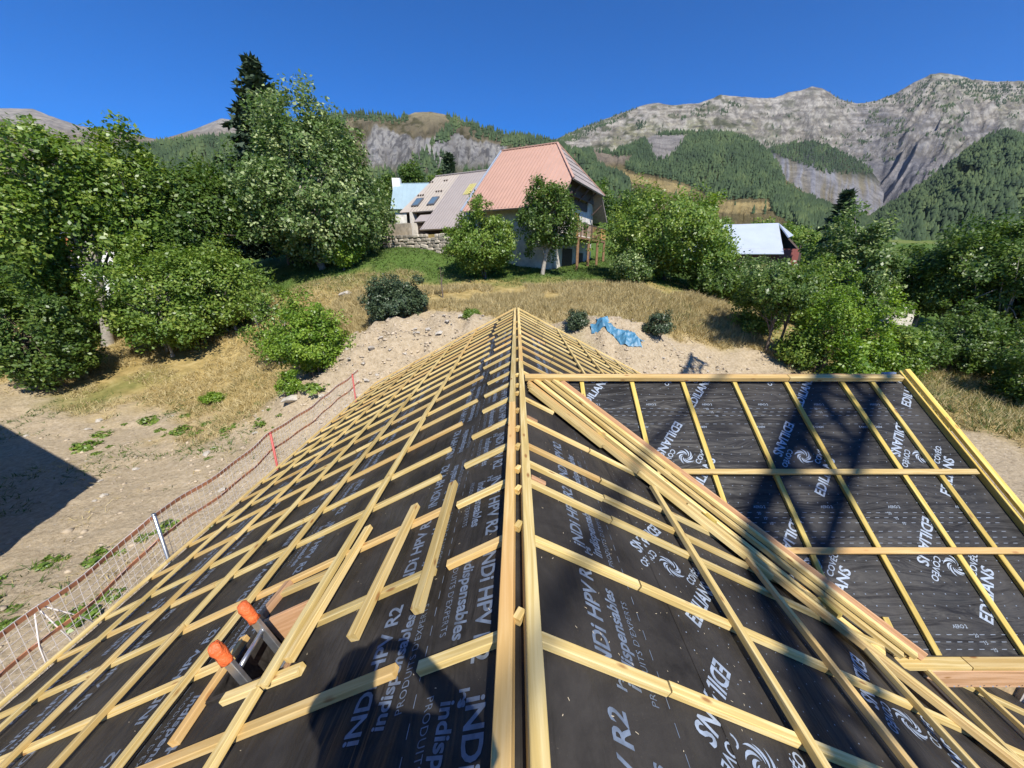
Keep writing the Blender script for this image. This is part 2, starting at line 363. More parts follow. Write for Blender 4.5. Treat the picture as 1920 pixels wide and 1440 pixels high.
timb('verge_batten', PW(WX1 + .055, WY + .05, .035), PW(WX1 + .055, WYE - .5, .035), .07, .045, nw, M['pine_yellow'], memW)
# dormer eave beam, light top and planed larch face
timb('eave_beam', (valley(WYE) + .02, WYE - .02, -3.50), (6.2, WYE - .02, -3.50), .075, .19, (0, 0, 1), M['larch'], memW)
timb('eave_batten', (valley(WYE) - .26, WYE - .01, -3.302), (3.86, WYE - .01, -3.302), .1, .035, (0, 0, 1), M['pine'], memW)
timb('eave_batten', (3.87, WYE - .01, -3.302), (6.2, WYE - .01, -3.302), .1, .035, (0, 0, 1), M['pine'], memW)
# valley timbers
def vt(name, p0, p1, wd, ht, mt, n=(T * .5, -Q * .5, 1), dz=0.):
    return timb(name, Vector(p0) + Vector((0, 0, dz)), Vector(p1) + Vector((0, 0, dz)), wd, ht, n, mt, memW)
vt('valley_board', (.535, 5.1, -1.56), (3.49, 2.45, -3.27), .026, .08, M['larch'], (.2, .3, 1))
vt('valley_batten', (.475, 5.08, -1.535), (3.42, 2.45, -3.24), .058, .045, M['pine'], (.25, -.1, 1))
vt('valley_batten', (.37, 5.07, -1.545), (3.3, 2.45, -3.235), .058, .045, M['pine'], (.25, -.1, 1))
vt('valley_batten', (.25, 5.06, -1.55), (3.15, 2.46, -3.23), .062, .045, M['pine'], (.25, -.1, 1))
def vm(y0, xa, xb, up=.0, wd=.062): timb('valley_batten', PR(xa, y0 - 1.0 * (xa - .15), up), PR(xb, y0 - 1.0 * (xb - .15), up), wd, .044, nr, M['pine'], memW)
vm(5.03, .15, 1.74); vm(5.03, 1.75, 3.72); vm(4.935, .15, 3.64); vm(4.84, .15, 1.3); vm(4.84, 1.305, 2.25); vm(4.74, .16, .95)
for x, y in ((.98, 4.28), (1.98, 3.42), (2.82, 2.72)): vt('valley_block', (x, y + .1, -H0 - T * x - .02), (x + .05, y - .08, -H0 - T * x - .03), .06, .045, M['pine_yellow'])
# hatch lining
zdn = .22
for a, b3, nm in (((HX0, HY1), (HX1, HY1), (0, -1)), ((HX0, HY0), (HX1, HY0), (0, 1)), ((HX1, HY0), (HX1, HY1), (1, 0)), ((HX0, HY0), (HX0, HY1), (-1, 0))):
    off = Vector((-nm[0] * .0, nm[1] * .0, 0))
    timb('hatch_lining', PL(*a, -.05 - zdn) + off, PL(*b3, -.05 - zdn) + off, .03, zdn + .03, nl, M['memb'] if nm in ((0, 1), (1, 0)) else M['larch'], memL)

# ---------------------------------------------------------------- printing on the membranes
_txt = {}
def text_mesh(s, size, bold=0., shear=0., space=1.0):
    key = (s, size, bold, shear, space)
    if key in _txt: return _txt[key]
    cu = bpy.data.curves.new('lettering', 'FONT'); cu.body = s; cu.size = size; cu.offset = bold; cu.shear = shear
    cu.space_character = space; cu.align_x = 'LEFT'; cu.resolution_u = 3
    o = bpy.data.objects.new('tmp', cu); COL.objects.link(o)
    me = bpy.data.meshes.new_from_object(o.evaluated_get(bpy.context.evaluated_depsgraph_get()))
    bpy.data.objects.remove(o); me.name = 'lettering'; _txt[key] = me; return me
def put(name, me, org, xdir, nrm, parent, mt):
    xdir = Vector(xdir).normalized(); ydir = Vector(nrm).cross(xdir).normalized()
    o = link(name, me, None, mt); n = Vector(nrm)
    if name == 'printed_dashes': tag(o, kind='stuff')
    o.matrix_world = Matrix(((xdir.x, ydir.x, n.x, org.x), (xdir.y, ydir.y, n.y, org.y), (xdir.z, ydir.z, n.z, org.z), (0, 0, 0, 1)))
    if parent is memW: o.data = clip_print(o)
    return under(o, parent)
def clip_print(o):
    """the print ends where the dormer membrane ends"""
    Mw = o.matrix_basis; co = [Mw @ v.co for v in o.data.vertices]
    if all(v.y < WY - .03 and v.x < WX1 - .02 and v.y > WYE + .02 for v in co): return o.data
    bm = bmesh.new(); bm.from_mesh(o.data); bm.transform(Mw)
    for pc, pn in (((0, WY - .03, 0), (0, 1, 0)), ((WX1 - .02, 0, 0), (1, 0, 0)), ((0, WYE + .02, 0), (0, -1, 0))):
        bmesh.ops.bisect_plane(bm, geom=bm.verts[:] + bm.edges[:] + bm.faces[:], plane_co=pc, plane_no=pn, clear_outer=True)
    bm.transform(Mw.inverted()); me = bpy.data.meshes.new('lettering'); bm.to_mesh(me); bm.free(); me.materials.append(o.data.materials[0]); return me
indi = text_mesh('iNDi HPV R2', .126, .003, .14); ind2 = text_mesh('indispensables', .098, .0026, .2)
les = text_mesh('les', .065, .0035, .15); prod = text_mesh("PRODUITS D'EXPERTS", .052, -.0002, 0., 1.1)
def rect_mesh(rs):
    V, Fc = [], []
    for x0, y0, x1, y1 in rs:
        i = len(V); V += [(x0, y0, 0), (x1, y0, 0), (x1, y1, 0), (x0, y1, 0)]; Fc.append((i, i + 1, i + 2, i + 3))
    return mesh('dashes', V, Fc)
dash = rect_mesh([(i * .11, -.002, i * .11 + .055, .002) for i in range(int((Y1 - Y0) / .11))])
def group(P, nrm, c, mem, ys, sgn, both=True):
    """two mirrored bands of print about the join line at c from the ridge"""
    up = MB + .0022; d_up = -1 if sgn > 0 else 1           # reading direction along Y for upright print
    ydir = Vector((0, d_up, 0))
    for y in ys:
        def skip(x, L): return P is PL and HX0 - .15 < x < HX1 + .05 and (y - L < HY1 and y > HY0)
        q = y if d_up < 0 else y - .75
        for x, me, dy in ((c - .235, indi, 0), (c - .125, ind2, -.02), (c - .2, les, .0), (c - .055, prod, -.06)):
            if me is les: continue
            if skip(x, .8): continue
            put('printed_lettering', me, P(x, q + d_up * dy, up), ydir, nrm, mem, M['print'])
        if not skip(c - .2, .1): put('printed_lettering', les, P(c - .2, q + d_up * .0 + (-d_up) * .0, up) + ydir * -.04, ydir, nrm, mem, M['print'])
        if both:
            q2 = y - .75 if d_up < 0 else y
            for x, me, dy in ((c + .225, indi, 0), (c + .12, ind2, .02), (c + .052, prod, .06)):
                if skip(x, .8): continue
                put('printed_lettering', me, P(x, q2 - d_up * dy - .1, up), -ydir, nrm, mem, M['print'])
    put('printed_dashes', dash, P(c, Y0 if d_up > 0 else Y1, up), ydir, nrm, mem, M['print'])
def yl(a, b): 
    k = a; out = []
    while k < b: out.append(k); k += .82
    return out
group(PL, nl, .46, memL, yl(.27, 10.5), 1)
group(PL, nl, 2.2, memL, yl(.9, 9.), 1)
group(PL, nl, 3.85, memL, yl(1.2, 8.5), 1)
group(PL, nl, 4.82, memL, yl(1.4, 7.), 1, False)
group(PR, nr, .69, memR, yl(.35, 4.2) + yl(6.2, 10), -1, False)

def swirl_mesh(R=.105):
    V, Fc = [], []
    for k in range(9):
        a0 = k * 2 * math.pi / 9; n = 9; i0 = len(V); r1 = R * (1. if k % 2 == 0 else .86)
        for j in range(n):
            t = j / (n - 1); r = R * .26 + (r1 - R * .26) * t; a = a0 + 1.55 * t; wd = R * .19 * math.sin(math.pi * min(.08 + t * .95, 1)) * (.35 + t)
            cx, cy = r * math.cos(a), r * math.sin(a); ta = a + math.atan2(r * 1.55, (r1 - R * .26)); nx, ny = -math.sin(ta), math.cos(ta)
            V += [(cx + nx * wd / 2, cy + ny * wd / 2, 0), (cx - nx * wd / 2, cy - ny * wd / 2, 0)]
        for j in range(n - 1): b = i0 + 2 * j; Fc.append((b, b + 1, b + 3, b + 2))
    return mesh('swirl', V, Fc)
swirl = swirl_mesh()
edil = text_mesh('EDILIANS', .142, .0032, 0., 1.0); coveo = text_mesh('COVÉO', .082, .0014, 0., 1.02)
aero = text_mesh('AERO 2', .042, .0, 0., .92); n20 = text_mesh('20', .04, .0); n15 = text_mesh('15', .04, .0); n10 = text_mesh('10', .04, .0)
lw = math.sqrt(1 + Q * Q)
def W2(x, s, up=MB + .0022): return PW(x, WY - s / lw, up)          # s = metres down the slope from the ridge
def R2(x, s, up=MB + .0022): return PR(s / math.sqrt(1 + T * T), x, up)
def logo(Pf, ex, es, x, s, ang, nrm, mem, mt):
    c = Pf(x, s); ux = Vector(ex); us = -Vector(es)                   # us points up the slope
    for fl in (0, math.pi):
        a = ang + fl; rd = ux * math.cos(a) + us * math.sin(a); upv = Vector(nrm).cross(rd)
        put('printed_lettering', edil, c - upv * .305 - rd * .41, rd, nrm, mem, mt)
        put('printed_lettering', coveo, c - upv * .175 - rd * .0, rd, nrm, mem, mt)
    put('printed_swirl', swirl, c, ux, nrm, mem, mt)
exw, esw = Vector((1, 0, 0)), Vector((0, -1, -Q)).normalized()
for s, x0 in ((.0, 0.93), (1.22, .61), (2.44, 0.14)):
    for k in range(5):
        x = x0 + 1.42 * k
        if x < valley(WY - s / lw) + .2 or x > WX1 - .12: continue
        logo(W2, exw, esw, x, s, math.radians(52), nw, memW, M['print_w'])
wd = lambda x0, x1: rect_mesh([(x0 + i * .1, -.0025, x0 + i * .1 + .045, .0025) for i in range(int((x1 - x0) / .1))])
for s0 in (.52, 1.9, 3.02):
    for ds in (0, .055, .11, .24) if s0 < 1 else (0, .055, .11, .2, .26, .32):
        s = s0 + ds
        if s > 3.2: continue
        x0 = valley(WY - s / lw) + .1; put('printed_dashes', wd(0, WX1 - .05 - x0), W2(x0, s), exw, nw, memW, M['print_dim'])
    for k in range(7):
        x = .72 + k * .74 + s0 * .11
        if x > valley(WY - s0 / lw) + .05 and x < WX1 - .25:
            put('printed_lettering', aero, W2(x + .2 if s0 < 3 else x, s0 - .05), exw, nw, memW, M['print_w'])
            if s0 < 3: put('printed_lettering', aero, W2(x + .9 if x < 4 else x, s0 + (.27 if s0 < 1 else .37)), -exw, nw, memW, M['print_w'])
    for k in range(4):
        x = 1.0 + k * 1.42 + s0 * .1
        if x > valley(WY - s0 / lw) + .05 and x < WX1 - .1:
            for me, ds in ((n20, .02), (n15, .075), (n10, .13)): put('printed_lettering', me, W2(x + ds * .8, s0 + ds), exw, nw, memW, M['print_w'])
dots = []
for i in range(34):
    s = .09 + i * .1
    if any(a - .04 < s < b for a, b in ((.5, .8), (1.88, 2.26), (3.0, 3.3))): continue
    x = valley(WY - s / lw) + .06 + (i % 2) * .055
    while x < WX1 - .05: dots.append((x - .0055, s - .0045, x + .0055, s + .0045)); x += .11
V, Fc = [], []
for x0, s0, x1, s1 in dots:
    i = len(V); V += [W2(x0, s1), W2(x1, s1), W2(x1, s0), W2(x0, s0)]; Fc.append((i, i + 1, i + 2, i + 3))
tag(under(link('printed_dots', mesh('printed_dots', V, Fc), None, M['print']), memW), kind='stuff')
for y, s, a in ((2.3, 1.3, -40), (1.1, 1.24, -40), (1.75, 2.95, -40)):
    logo(R2, (0, 1, 0), Vector((1, 0, -T)).normalized(), y, s, math.radians(a + 180), nr, memR, M['print'])
V, Fc = [], []
for i in range(12):                                                     # the dotted lower roll of the right slope
    for k in range(40):
        y = -.6 + k * .11 + (i % 2) * .05; x = 1.0 + i * .1
        if x > valley(y) - .1: continue
        j = len(V); V += [PR(x - .003, y - .003, MB + .002), PR(x + .003, y - .003, MB + .002), PR(x + .003, y + .003, MB + .002), PR(x - .003, y + .003, MB + .002)]; Fc.append((j, j + 1, j + 2, j + 3))
tag(under(link('printed_dots', mesh('printed_dots', V, Fc), None, M['print_w']), memR), kind='stuff')
# staples and pale wood splinters scattered on the membrane
V, Fc = [], []
for k in range(200):
    rt = random.random() < .5; x = random.uniform(.15, 1.3 if rt else 2.6); y = random.uniform(.7, 3.6)
    if rt and x > valley(y) - .3: continue
    if not rt and HX0 - .02 < x < HX1 + .02 and HY0 - .02 < y < HY1 + .02: continue
    P, n = (PR, nr) if rt else (PL, nl); c = P(x, y, MB + .003); a = random.uniform(0, 6.28); l = random.uniform(.002, .008) * (2.2 if random.random() < .05 else 1)
    t1 = Vector((0, 1, 0)); t2 = n.cross(t1); d = t1 * math.cos(a) + t2 * math.sin(a); e = n.cross(d) * .0014
    j = len(V); V += [c - d * l - e, c + d * l - e, c + d * l + e, c - d * l + e]; Fc.append((j, j + 1, j + 2, j + 3))
tag(link('sawdust', mesh('sawdust', V, Fc), None, plain('pale_splinter', (.6, .5, .34), .8)), 'pale splinters and sawdust scattered over the black roof membrane', 'sawdust', kind='stuff')

# ---------------------------------------------------------------- loose things on the roof
def loose(p0, p1, label, wd=.062, ht=.05, up=.0, n=nl, mt=None):
    o = timber('loose_batten', PL(*p0, up), PL(*p1, up), wd, ht, n, mt or M['pine'], None, skew=.12)
    return tag(o, label, 'timber', 'loose battens laid on the roof')
loose((.52, 2.8), (.525, 1.58), 'loose square batten with pale sawn end, next to the ridge battens')
loose((.83, 2.72), (.89, 1.58), 'loose batten whose sawn end touches the photographer shadow')
loose((1.25, 2.74), (1.3, 1.62), 'long loose batten lying beside the fixed batten at the ladder hatch', .058, .045)
def tube(name, pts, r, mt, seg=8, parent=None, cap=True, smooth=True):
    pts = [Vector(p) for p in pts]; V, Fc = [], []; n = len(pts)
    rs = r if isinstance(r, (list, tuple)) else [r] * n
    prev = None
    for i, p in enumerate(pts):
        d = (pts[min(i + 1, n - 1)] - pts[max(i - 1, 0)]).normalized()
        a = d.cross(Vector((0, 0, 1))) if abs(d.z) < .95 else d.cross(Vector((1, 0, 0)))
        a.normalize()
        if prev is not None: a = (prev - d * prev.dot(d)).normalized()
        prev = a; b = d.cross(a)
        for k in range(seg):
            t = 2 * math.pi * k / seg; V.append(p + (a * math.cos(t) + b * math.sin(t)) * rs[i])
    for i in range(n - 1):
        for k in range(seg): Fc.append((i * seg + k, i * seg + (k + 1) % seg, (i + 1) * seg + (k + 1) % seg, (i + 1) * seg + k))
    if cap: Fc += [tuple(range(seg - 1, -1, -1)), tuple(range((n - 1) * seg, n * seg))]
    o = link(name, mesh(name, V, Fc), None, mt, smooth=smooth)
    return under(o, parent) if parent is not None else o
lad = tag(empty('ladder', (-1.35, 1.95, -4.6)), 'aluminium ladder with orange wrapped ends poking out of the roof hatch', 'ladder')
ldir = Vector((.445, -.05, -.893)).normalized()
tops = [Vector((-1.85, 2.01, -2.225)), Vector((-1.825, 1.725, -2.225))]
for tp in tops:
    ln = (-4.59 - tp.z) / ldir.z
    timb('rail', tp, tp + ldir * ln, .028, .062, (.893, 0, .445), M['alu'], lad)
    o_ = Vector((.028, 0, .014)); pts = [tp + o_ + ldir * k for k in (-.045, -.034, 0., .04, .075, .11, .115)]
    bl = tube('orange_wrap', pts, [.016, .031, .04, .037, .034, .036, .024], M['orange'], 12, lad)
    for v in bl.data.vertices: v.co += Vector((J(.005), J(.005), J(.006)))
for k in range(8):
    p = tops[0] + ldir * (.2 + .28 * k) + Vector((.028, 0, .014)); q = tops[1] + ldir * (.2 + .28 * k) + Vector((.028, 0, .014))
    tube('rung', [p, q], .016, M['alu'], 8, lad)

# guard net along the eave
net = tag(empty('guard_net', (-5.62, 7, GROUND)), 'white guard net with two orange bands strung on posts along the eave', 'safety net')
NX = -5.62
def nz_top(y):
    pk = (1.6, 3.5, 5.05, 8.0, 12.6); base = np.interp(y, (0, 3.5, 5.05, 8, 12.6, 13.2), (-3.8, -3.84, -3.74, -3.72, -3.66, -3.6))
    sag = .05 * abs(math.sin(math.pi * np.interp(y, pk, range(5)))); return base - sag
ys = [i * .1 for i in range(6, 132)]
V = []
for y in ys:
    z = nz_top(y); wv = .03 * math.sin(y * 2.1) + .02 * math.sin(y * 5.3)
    V.append((NX + wv, y, z))
def band(name, dz, h):
    W, Fc = [], []
    for i, (x, y, z) in enumerate(V):
        hh = h * (.8 + .3 * noise(np.array([y * 1.5]), np.array([dz]), 5)[0]); W += [(x + .004, y, z + dz + hh / 2), (x - .004, y, z + dz - hh / 2), (x - .014, y, z + dz + hh / 2 - .004), (x - .022, y, z + dz - hh / 2)]
    for i in range(len(V) - 1):
        a, b = 4 * i, 4 * i + 4; Fc += [(a, b, b + 1, a + 1), (a + 2, a + 3, b + 3, b + 2), (a, a + 2, b + 2, b)]
    under(link(name, mesh(name, W, Fc), None, M['net_orange']), net)
band('orange_band', -.02, .065); band('orange_band', -.42, .06)
W, Fc = [], []
def cord(p, q, r=.0035):
    p, q = Vector(p), Vector(q); d = (q - p).normalized(); a = d.cross(Vector((1, .3, .2))).normalized() * r; b = d.cross(a)
    i = len(W); W.extend([p + a, p - a * .5 + b * .87, p - a * .5 - b * .87, q + a, q - a * .5 + b * .87, q - a * .5 - b * .87])
    for k in range(3): Fc.append((i + k, i + (k + 1) % 3, i + 3 + (k + 1) % 3, i + 3 + k))
for i, (x, y, z) in enumerate(V):
    cord((x + .006, y, z + .02), (x + .02 * math.sin(i * 1.7), y + .03 * math.sin(i * .9), z - 1.05))
    if i < len(V) - 1:
        x2, y2, z2 = V[i + 1]
        for k in range(1, 11):
            o1 = .012 * math.sin(i * 1.3 + k * 2.1); o2 = .012 * math.sin((i + 1) * 1.3 + k * 2.1); cord((x + o1, y, z - .1 * k + o1), (x2 + o2, y2, z2 - .1 * k + o2))
        cord((x, y, z + .02), (x2, y2, z2 + .02), .006)
tag(under(link('net_cords', mesh('net_cords', W, Fc), None, M['net_white']), net), kind='stuff')
for y, zt2, mt in ((-1.2, -3.75, 'galv'), (5.05, -3.7, 'galv'), (8.0, -3.68, 'red'), (12.6, -3.62, 'red')):
    tube('post', [(NX + .03, y, GROUND - .3), (NX + .03, y, zt2)], .026, M[mt], 10, net)
    tube('post_cap', [(NX + .03, y, zt2 - .01), (NX + .03, y, zt2 + .012)], .03, M[mt], 10, net)
for a in (-.12, .1, .3): tube('tie_cord', [(NX, 3.5 + a * .1, -3.83), (NX + .02, 3.5 + a, -4.3), (NX + .1, 3.5 + a * 1.6, -4.75)], .008, M['net_white'], 5, net)
plk = empty('scaffold', (-5.9, 6, GROUND)); tag(plk, 'steel scaffold platform below the eave behind the guard net', 'scaffold')
for k in range(3): under(timber('plank', (-5.42 - k * .22, -2.5, -5.1), (-5.42 - k * .22, 13.2, -5.1), .2, .04, (0, 0, 1), M['galv'], None), plk)
for y in (-2, 1.8, 5.4, 9, 12.8):
    tube('standard', [(-5.98, y, GROUND - .3), (-5.98, y, -5.1)], .024, M['galv'], 8, plk); tube('ledger', [(-5.98, y, -5.13), (-5.3, y, -5.13)], .02, M['galv'], 8, plk)

# the photographer, behind the lens: one skinned body
def person():
    root = tag(empty('person', (0, -.42, -H0)), 'person standing astride the ridge holding up a phone', 'person')
    J_ = {'pel': (0, -.42, -.62), 'ch': (0, -.44, -.22), 'nk': (0, -.43, -.02), 'hd': (0, -.40, .09), 'tp': (0, -.39, .2)}
    vs, es, rad = [], [], []
    def add(p, r, par=None):
        vs.append(p); rad.append(r)
        if par is not None: es.append((par, len(vs) - 1))
        return len(vs) - 1
    pel = add((-.07, -.36, -.78), (.19, .14)); wst = add((-.08, -.33, -.56), (.185, .135), pel); che = add((-.03, -.3, -.3), (.2, .13), wst)
    nck = add((-.06, -.28, -.14), (.062, .062), che); jaw = add((-.1, -.25, -.05), (.078, .09), nck); skl = add((-.11, -.25, .05), (.086, .1), jaw); crn = add((-.11, -.25, .12), (.07, .08), skl)
    for s in (-1, 1):
        sh = add((s * .21 - .01, -.27, -.2), (.08, .08), che); el = add((s * .35, -.2, -.25), (.066, .066), sh); wr = add((s * .12, -.09, -.03), (.046, .046), el)
        pm = add((s * .09, -.065, .0), (.034, .045), wr)
        for k, (dx, dz) in enumerate(((.0, .055), (-.02, .05), (-.035, .035), (-.045, .012))):
            f1 = add((s * (.072 + dx * .4), -.058, .012 + dz * .5), (.01, .01), pm); add((s * (.055 + dx * .5), -.054, .02 + dz * .5), (.009, .009), f1)
        th = add((s * .06, -.078, -.012), (.011, .011), pm); add((s * .04, -.08, .004), (.01, .01), th)
        hp = add((s * .12 - .05, -.36, -.86), (.11, .11), pel); kn = add((s * .24, -.25, -1.17), (.075, .075), hp); an = add((s * .29, -.4, -1.56), (.05, .05), kn)
        add((s * .3, -.25, -1.61), (.045, .04), an)
    me = bpy.data.meshes.new('body'); me.from_pydata(vs, es, []); o = link('body', me, None, plain('work_clothes', (.05, .06, .09), .85)); under(o, root)
    md = o.modifiers.new('Skin', 'SKIN')
    for i, r in enumerate(rad): me.skin_vertices[0].data[i].radius = r
    me.skin_vertices[0].data[0].use_root = True
    sb = o.modifiers.new('Sub', 'SUBSURF'); sb.levels = 1; sb.render_levels = 1
    hr = [(-.11, -.275, -.02), (-.11, -.27, .06), (-.11, -.265, .13), (-.11, -.26, .165)]
    under(tube('hair', hr, [.085, .108, .098, .04], plain('dark_hair', (.03, .022, .016), .7), 16), root)
    ph = box('phone', (-.078, -.062, -.036), (.078, -.053, .036), plain('phone_body', (.03, .03, .035), .3))
    tag(ph, 'phone held up in both hands of the person on the ridge', 'phone')
person()
# ---------------------------------------------------------------- terrain near the house
CT = np.array([
 (-9,-12,-7.4),(-9,0,-7),(-9,8,-7),(-15,8,-7.05),(-26,9,-7.1),(-16,18.5,-6.75),(-30,18,-6.5),(-28,23.5,-6.1),(-11,18,-5.7),(-23.7,25.3,-5.1),(-17,24,-5.2),
 (-14.7,30,-1.2),(-25,34,-2.2),(-35,36,-2.8),(-30,45,.4),(-45,30,-5),(-60,45,-2),(-20,40,.3),(-11,24,-3.0),(-9.5,20.5,-4.0),(-18,28,-3.2),
 (0,14.2,-6.2),(-6,14,-6.3),(6,14,-6.3),(-3,20,-2.9),(2,20.5,-2.75),(-6,21,-2.8),(0,24,-2.1),(0,28,-1.35),(-6,29,-1.2),(0,36,.15),(-10,42,1.6),(-10,36.6,1.25),(-4,36.5,1.0),(-12,33,.5),(-18,44,1.6),(5,42,.6),
 (9.1,19.6,-5.0),(5,18,-3.5),(6.5,22,-2.7),(10.9,25,-2.25),(13,21,-4.4),(15,26,-3.0),(10,31,-1.2),(15,36,-1.2),(20,45,-.3),(16,12,-6.7),(20,16,-6.3),(25,25,-5.4),(32,36,-4.4),(28,20,-6.4),(45,30,-7.5),(45,60,-2.5),(60,40,-7),
 (9,0,-7.1),(10,7,-7),(0,-10,-7.5),(-25,-15,-8),(25,-15,-8),(0,-30,-9),(40,0,-8),(-45,5,-7.5),(0,55,3.2),(-25,60,4),(25,62,2),(-60,70,4),(60,75,0),(0,75,6)], float)
def _tps():
    P = CT[:, :2]; n = len(P); d = np.linalg.norm(P[:, None] - P[None], axis=2)
    K = np.where(d > 0, d * d * np.log(d + 1e-9), 0) + np.eye(n) * 2.0
    A = np.zeros((n + 3, n + 3)); A[:n, :n] = K; A[:n, n] = 1; A[:n, n + 1:] = P; A[n:, :n] = A[:n, n:].T
    return np.linalg.solve(A, np.concatenate([CT[:, 2], np.zeros(3)]))
_w = _tps()
def near_z(x, y):
    x, y = np.asarray(x, float), np.asarray(y, float); sh = x.shape; x = x.ravel(); y = y.ravel(); out = np.zeros(len(x))
    for i in range(0, len(x), 20000):
        X = np.stack([x[i:i + 20000], y[i:i + 20000]], 1); d = np.linalg.norm(X[:, None] - CT[None, :, :2], axis=2)
        out[i:i + 20000] = np.where(d > 0, d * d * np.log(d + 1e-9), 0) @ _w[:-3] + _w[-3] + X @ _w[-2:]
    return out.reshape(sh)
def far_z(x, y):
    r = np.hypot(x, y); a = np.clip((y + .3 * np.abs(x)) / (r + 1e-6), -1, 1)
    up = np.where(x > 0, .115 - .07 * sstep(.2, .8, x / (r + 1e-6)), .115)
    return np.where(a > 0, -2 + up * np.maximum(r - 45, 0) * a, -8 + .03 * np.maximum(r - 45, 0) * a)
def heap(x, y):                       # spoil heap and the dug bank behind the gable
    h = 1.15 * np.exp(-(((x + 6.6) / 2.6) ** 2 + ((y - 17.6) / 2.2) ** 2)) + .7 * np.exp(-(((x + 2.5) / 2.6) ** 2 + ((y - 18.6) / 1.7) ** 2))
    h += .6 * np.exp(-(((x + 8.6) / 2.4) ** 2 + ((y - 15.8) / 2.) ** 2)) + .7 * np.exp(-(((x - 6) / 3.) ** 2 + ((y - 18.4) / 1.6) ** 2))
    return h
def dirtmask(x, y):
    n = fbm(x * .35, y * .35, 4, 3) - .47
    left = sstep(17.2, 14.6, y + .25 * (x + 12) + 7 * n) * sstep(-40, -20, x)
    near = sstep(1.0, 0., np.maximum((np.abs(x) - 10) / 3, (y - 17) / 3.) + 1.2 * n)
    bank = sstep(1.25, .75, np.hypot((x + 5.2) / 6.2, (y - 17.3) / 3.9) + n) + sstep(1.2, .8, np.hypot((x - 8) / 6.5, (y - 18.2) / 3.) + n * 1.2)
    rt = sstep(1.2, .8, np.hypot((x - 14) / 5., (y - 10) / 7.) + n)
    return np.clip(np.maximum.reduce([left * (x < -3), near, bank, rt]), 0, 1)
def ground_z(x, y):
    x, y = np.asarray(x, float), np.asarray(y, float)
    k = sstep(38, 75, np.maximum(np.abs(x), np.abs(y - 20)))
    z = near_z(np.clip(x, -75, 75), np.clip(y, -40, 95)) * (1 - k) + far_z(x, y) * k
    d = dirtmask(x, y)
    z = z + heap(x, y) * sstep(13.6, 15.2, y)
    z = z + (fbm(x * .5, y * .5, 3, 9) - .45) * .5 * (1 - .4 * d) + d * (ridged(x * 1.1, y * 1.1, 5, 21) - .55) * .6 * (.35 + heap(x, y).clip(0, 1) + sstep(15, 17, y) * .6)
    ins = sstep(5.6, 4.6, np.abs(x)) * sstep(14.6, 13.4, y) * sstep(-4, -3, y)
    return z * (1 - ins) + (GROUND - .35) * ins
def axis(lo, hi, st, far, k=1.28):
    a = list(np.arange(lo, hi + st / 2, st)); s = st
    while a[-1] < far: s *= k; a.append(a[-1] + s)
    s = st
    while a[0] > -far: s *= k; a.insert(0, a[0] - s)
    return np.array(a)
gx = axis(-30, 30, .22, 4000); gy = axis(2, 40, .22, 4000)
GX, GY = np.meshgrid(gx, gy); GZ = ground_z(GX, GY)
dm = dirtmask(GX, GY)
nn = fbm(GX * .16, GY * .16, 4, 40); n2 = fbm(GX * .7, GY * .7, 4, 41)
green = np.clip(sstep(26, 30, GY + 4 * (n2 - .5) - .1 * np.abs(GX)) + .55 * sstep(.5, .68, nn) + sstep(6, 12, GX) * .35 * sstep(.35, .6, n2), 0, 1)
green = np.clip(green + sstep(60, 120, np.hypot(GX, GY)) * (sstep(.42, .55, fbm(GX * .02, GY * .02, 3, 77)) - .2), 0, 1)
colr = np.stack([dm, green, n2], -1).reshape(-1, 3)
m, nt, b = mat('earth_and_grass'); L = nt.links
at_ = N(nt, 'ShaderNodeAttribute', attribute_name='Col'); sp = N(nt, 'ShaderNodeSeparateColor'); L.new(at_.outputs['Color'], sp.inputs[0])
tc = N(nt, 'ShaderNodeTexCoord')
def nz_(sc, det=5., ro=.6):
    n = N(nt, 'ShaderNodeTexNoise', Scale=sc, Detail=det, Roughness=ro); L.new(tc.outputs['Object'], n.inputs['Vector']); return n
a1 = nz_(1.7); a2 = nz_(7., 8., .72); a3 = nz_(.45)
dirt = ramp(nt, [(.28, (.26, .2, .13)), (.5, (.43, .345, .23)), (.75, (.55, .46, .335))]); L.new(a2.outputs[0], dirt.inputs[0])
vo = N(nt, 'ShaderNodeTexVoronoi', Scale=5.5); L.new(tc.outputs['Object'], vo.inputs['Vector'])
st = ramp(nt, [(.1, (1, 1, 1)), (.2, (0, 0, 0))]); L.new(vo.outputs['Distance'], st.inputs[0])
stm = N(nt, 'ShaderNodeMath', operation='MULTIPLY'); L.new(st.outputs[0], stm.inputs[0]); L.new(a1.outputs[0], stm.inputs[1])
dm2 = N(nt, 'ShaderNodeMixRGB'); dm2.inputs[2].default_value = (.5, .45, .38, 1); L.new(stm.outputs[0], dm2.inputs[0]); L.new(dirt.outputs[0], dm2.inputs[1])
dry = ramp(nt, [(.3, (.23, .18, .07)), (.5, (.38, .28, .11)), (.7, (.50, .39, .18))]); L.new(a1.outputs[0], dry.inputs[0])
grn = ramp(nt, [(.3, (.055, .10, .02)), (.6, (.10, .16, .035)), (.8, (.2, .2, .06))]); L.new(a2.outputs[0], grn.inputs[0])
gm = N(nt, 'ShaderNodeMixRGB'); gr = N(nt, 'ShaderNodeMath', operation='MULTIPLY_ADD')
L.new(sp.outputs[1], gr.inputs[0]); gr.inputs[1].default_value = 1.0; gr.inputs[2].default_value = 0.
L.new(gr.outputs[0], gm.inputs[0]); L.new(dry.outputs[0], gm.inputs[1]); L.new(grn.outputs[0], gm.inputs[2])
fm = N(nt, 'ShaderNodeMixRGB'); L.new(sp.outputs[0], fm.inputs[0]); L.new(gm.outputs[0], fm.inputs[1]); L.new(dm2.outputs[0], fm.inputs[2])
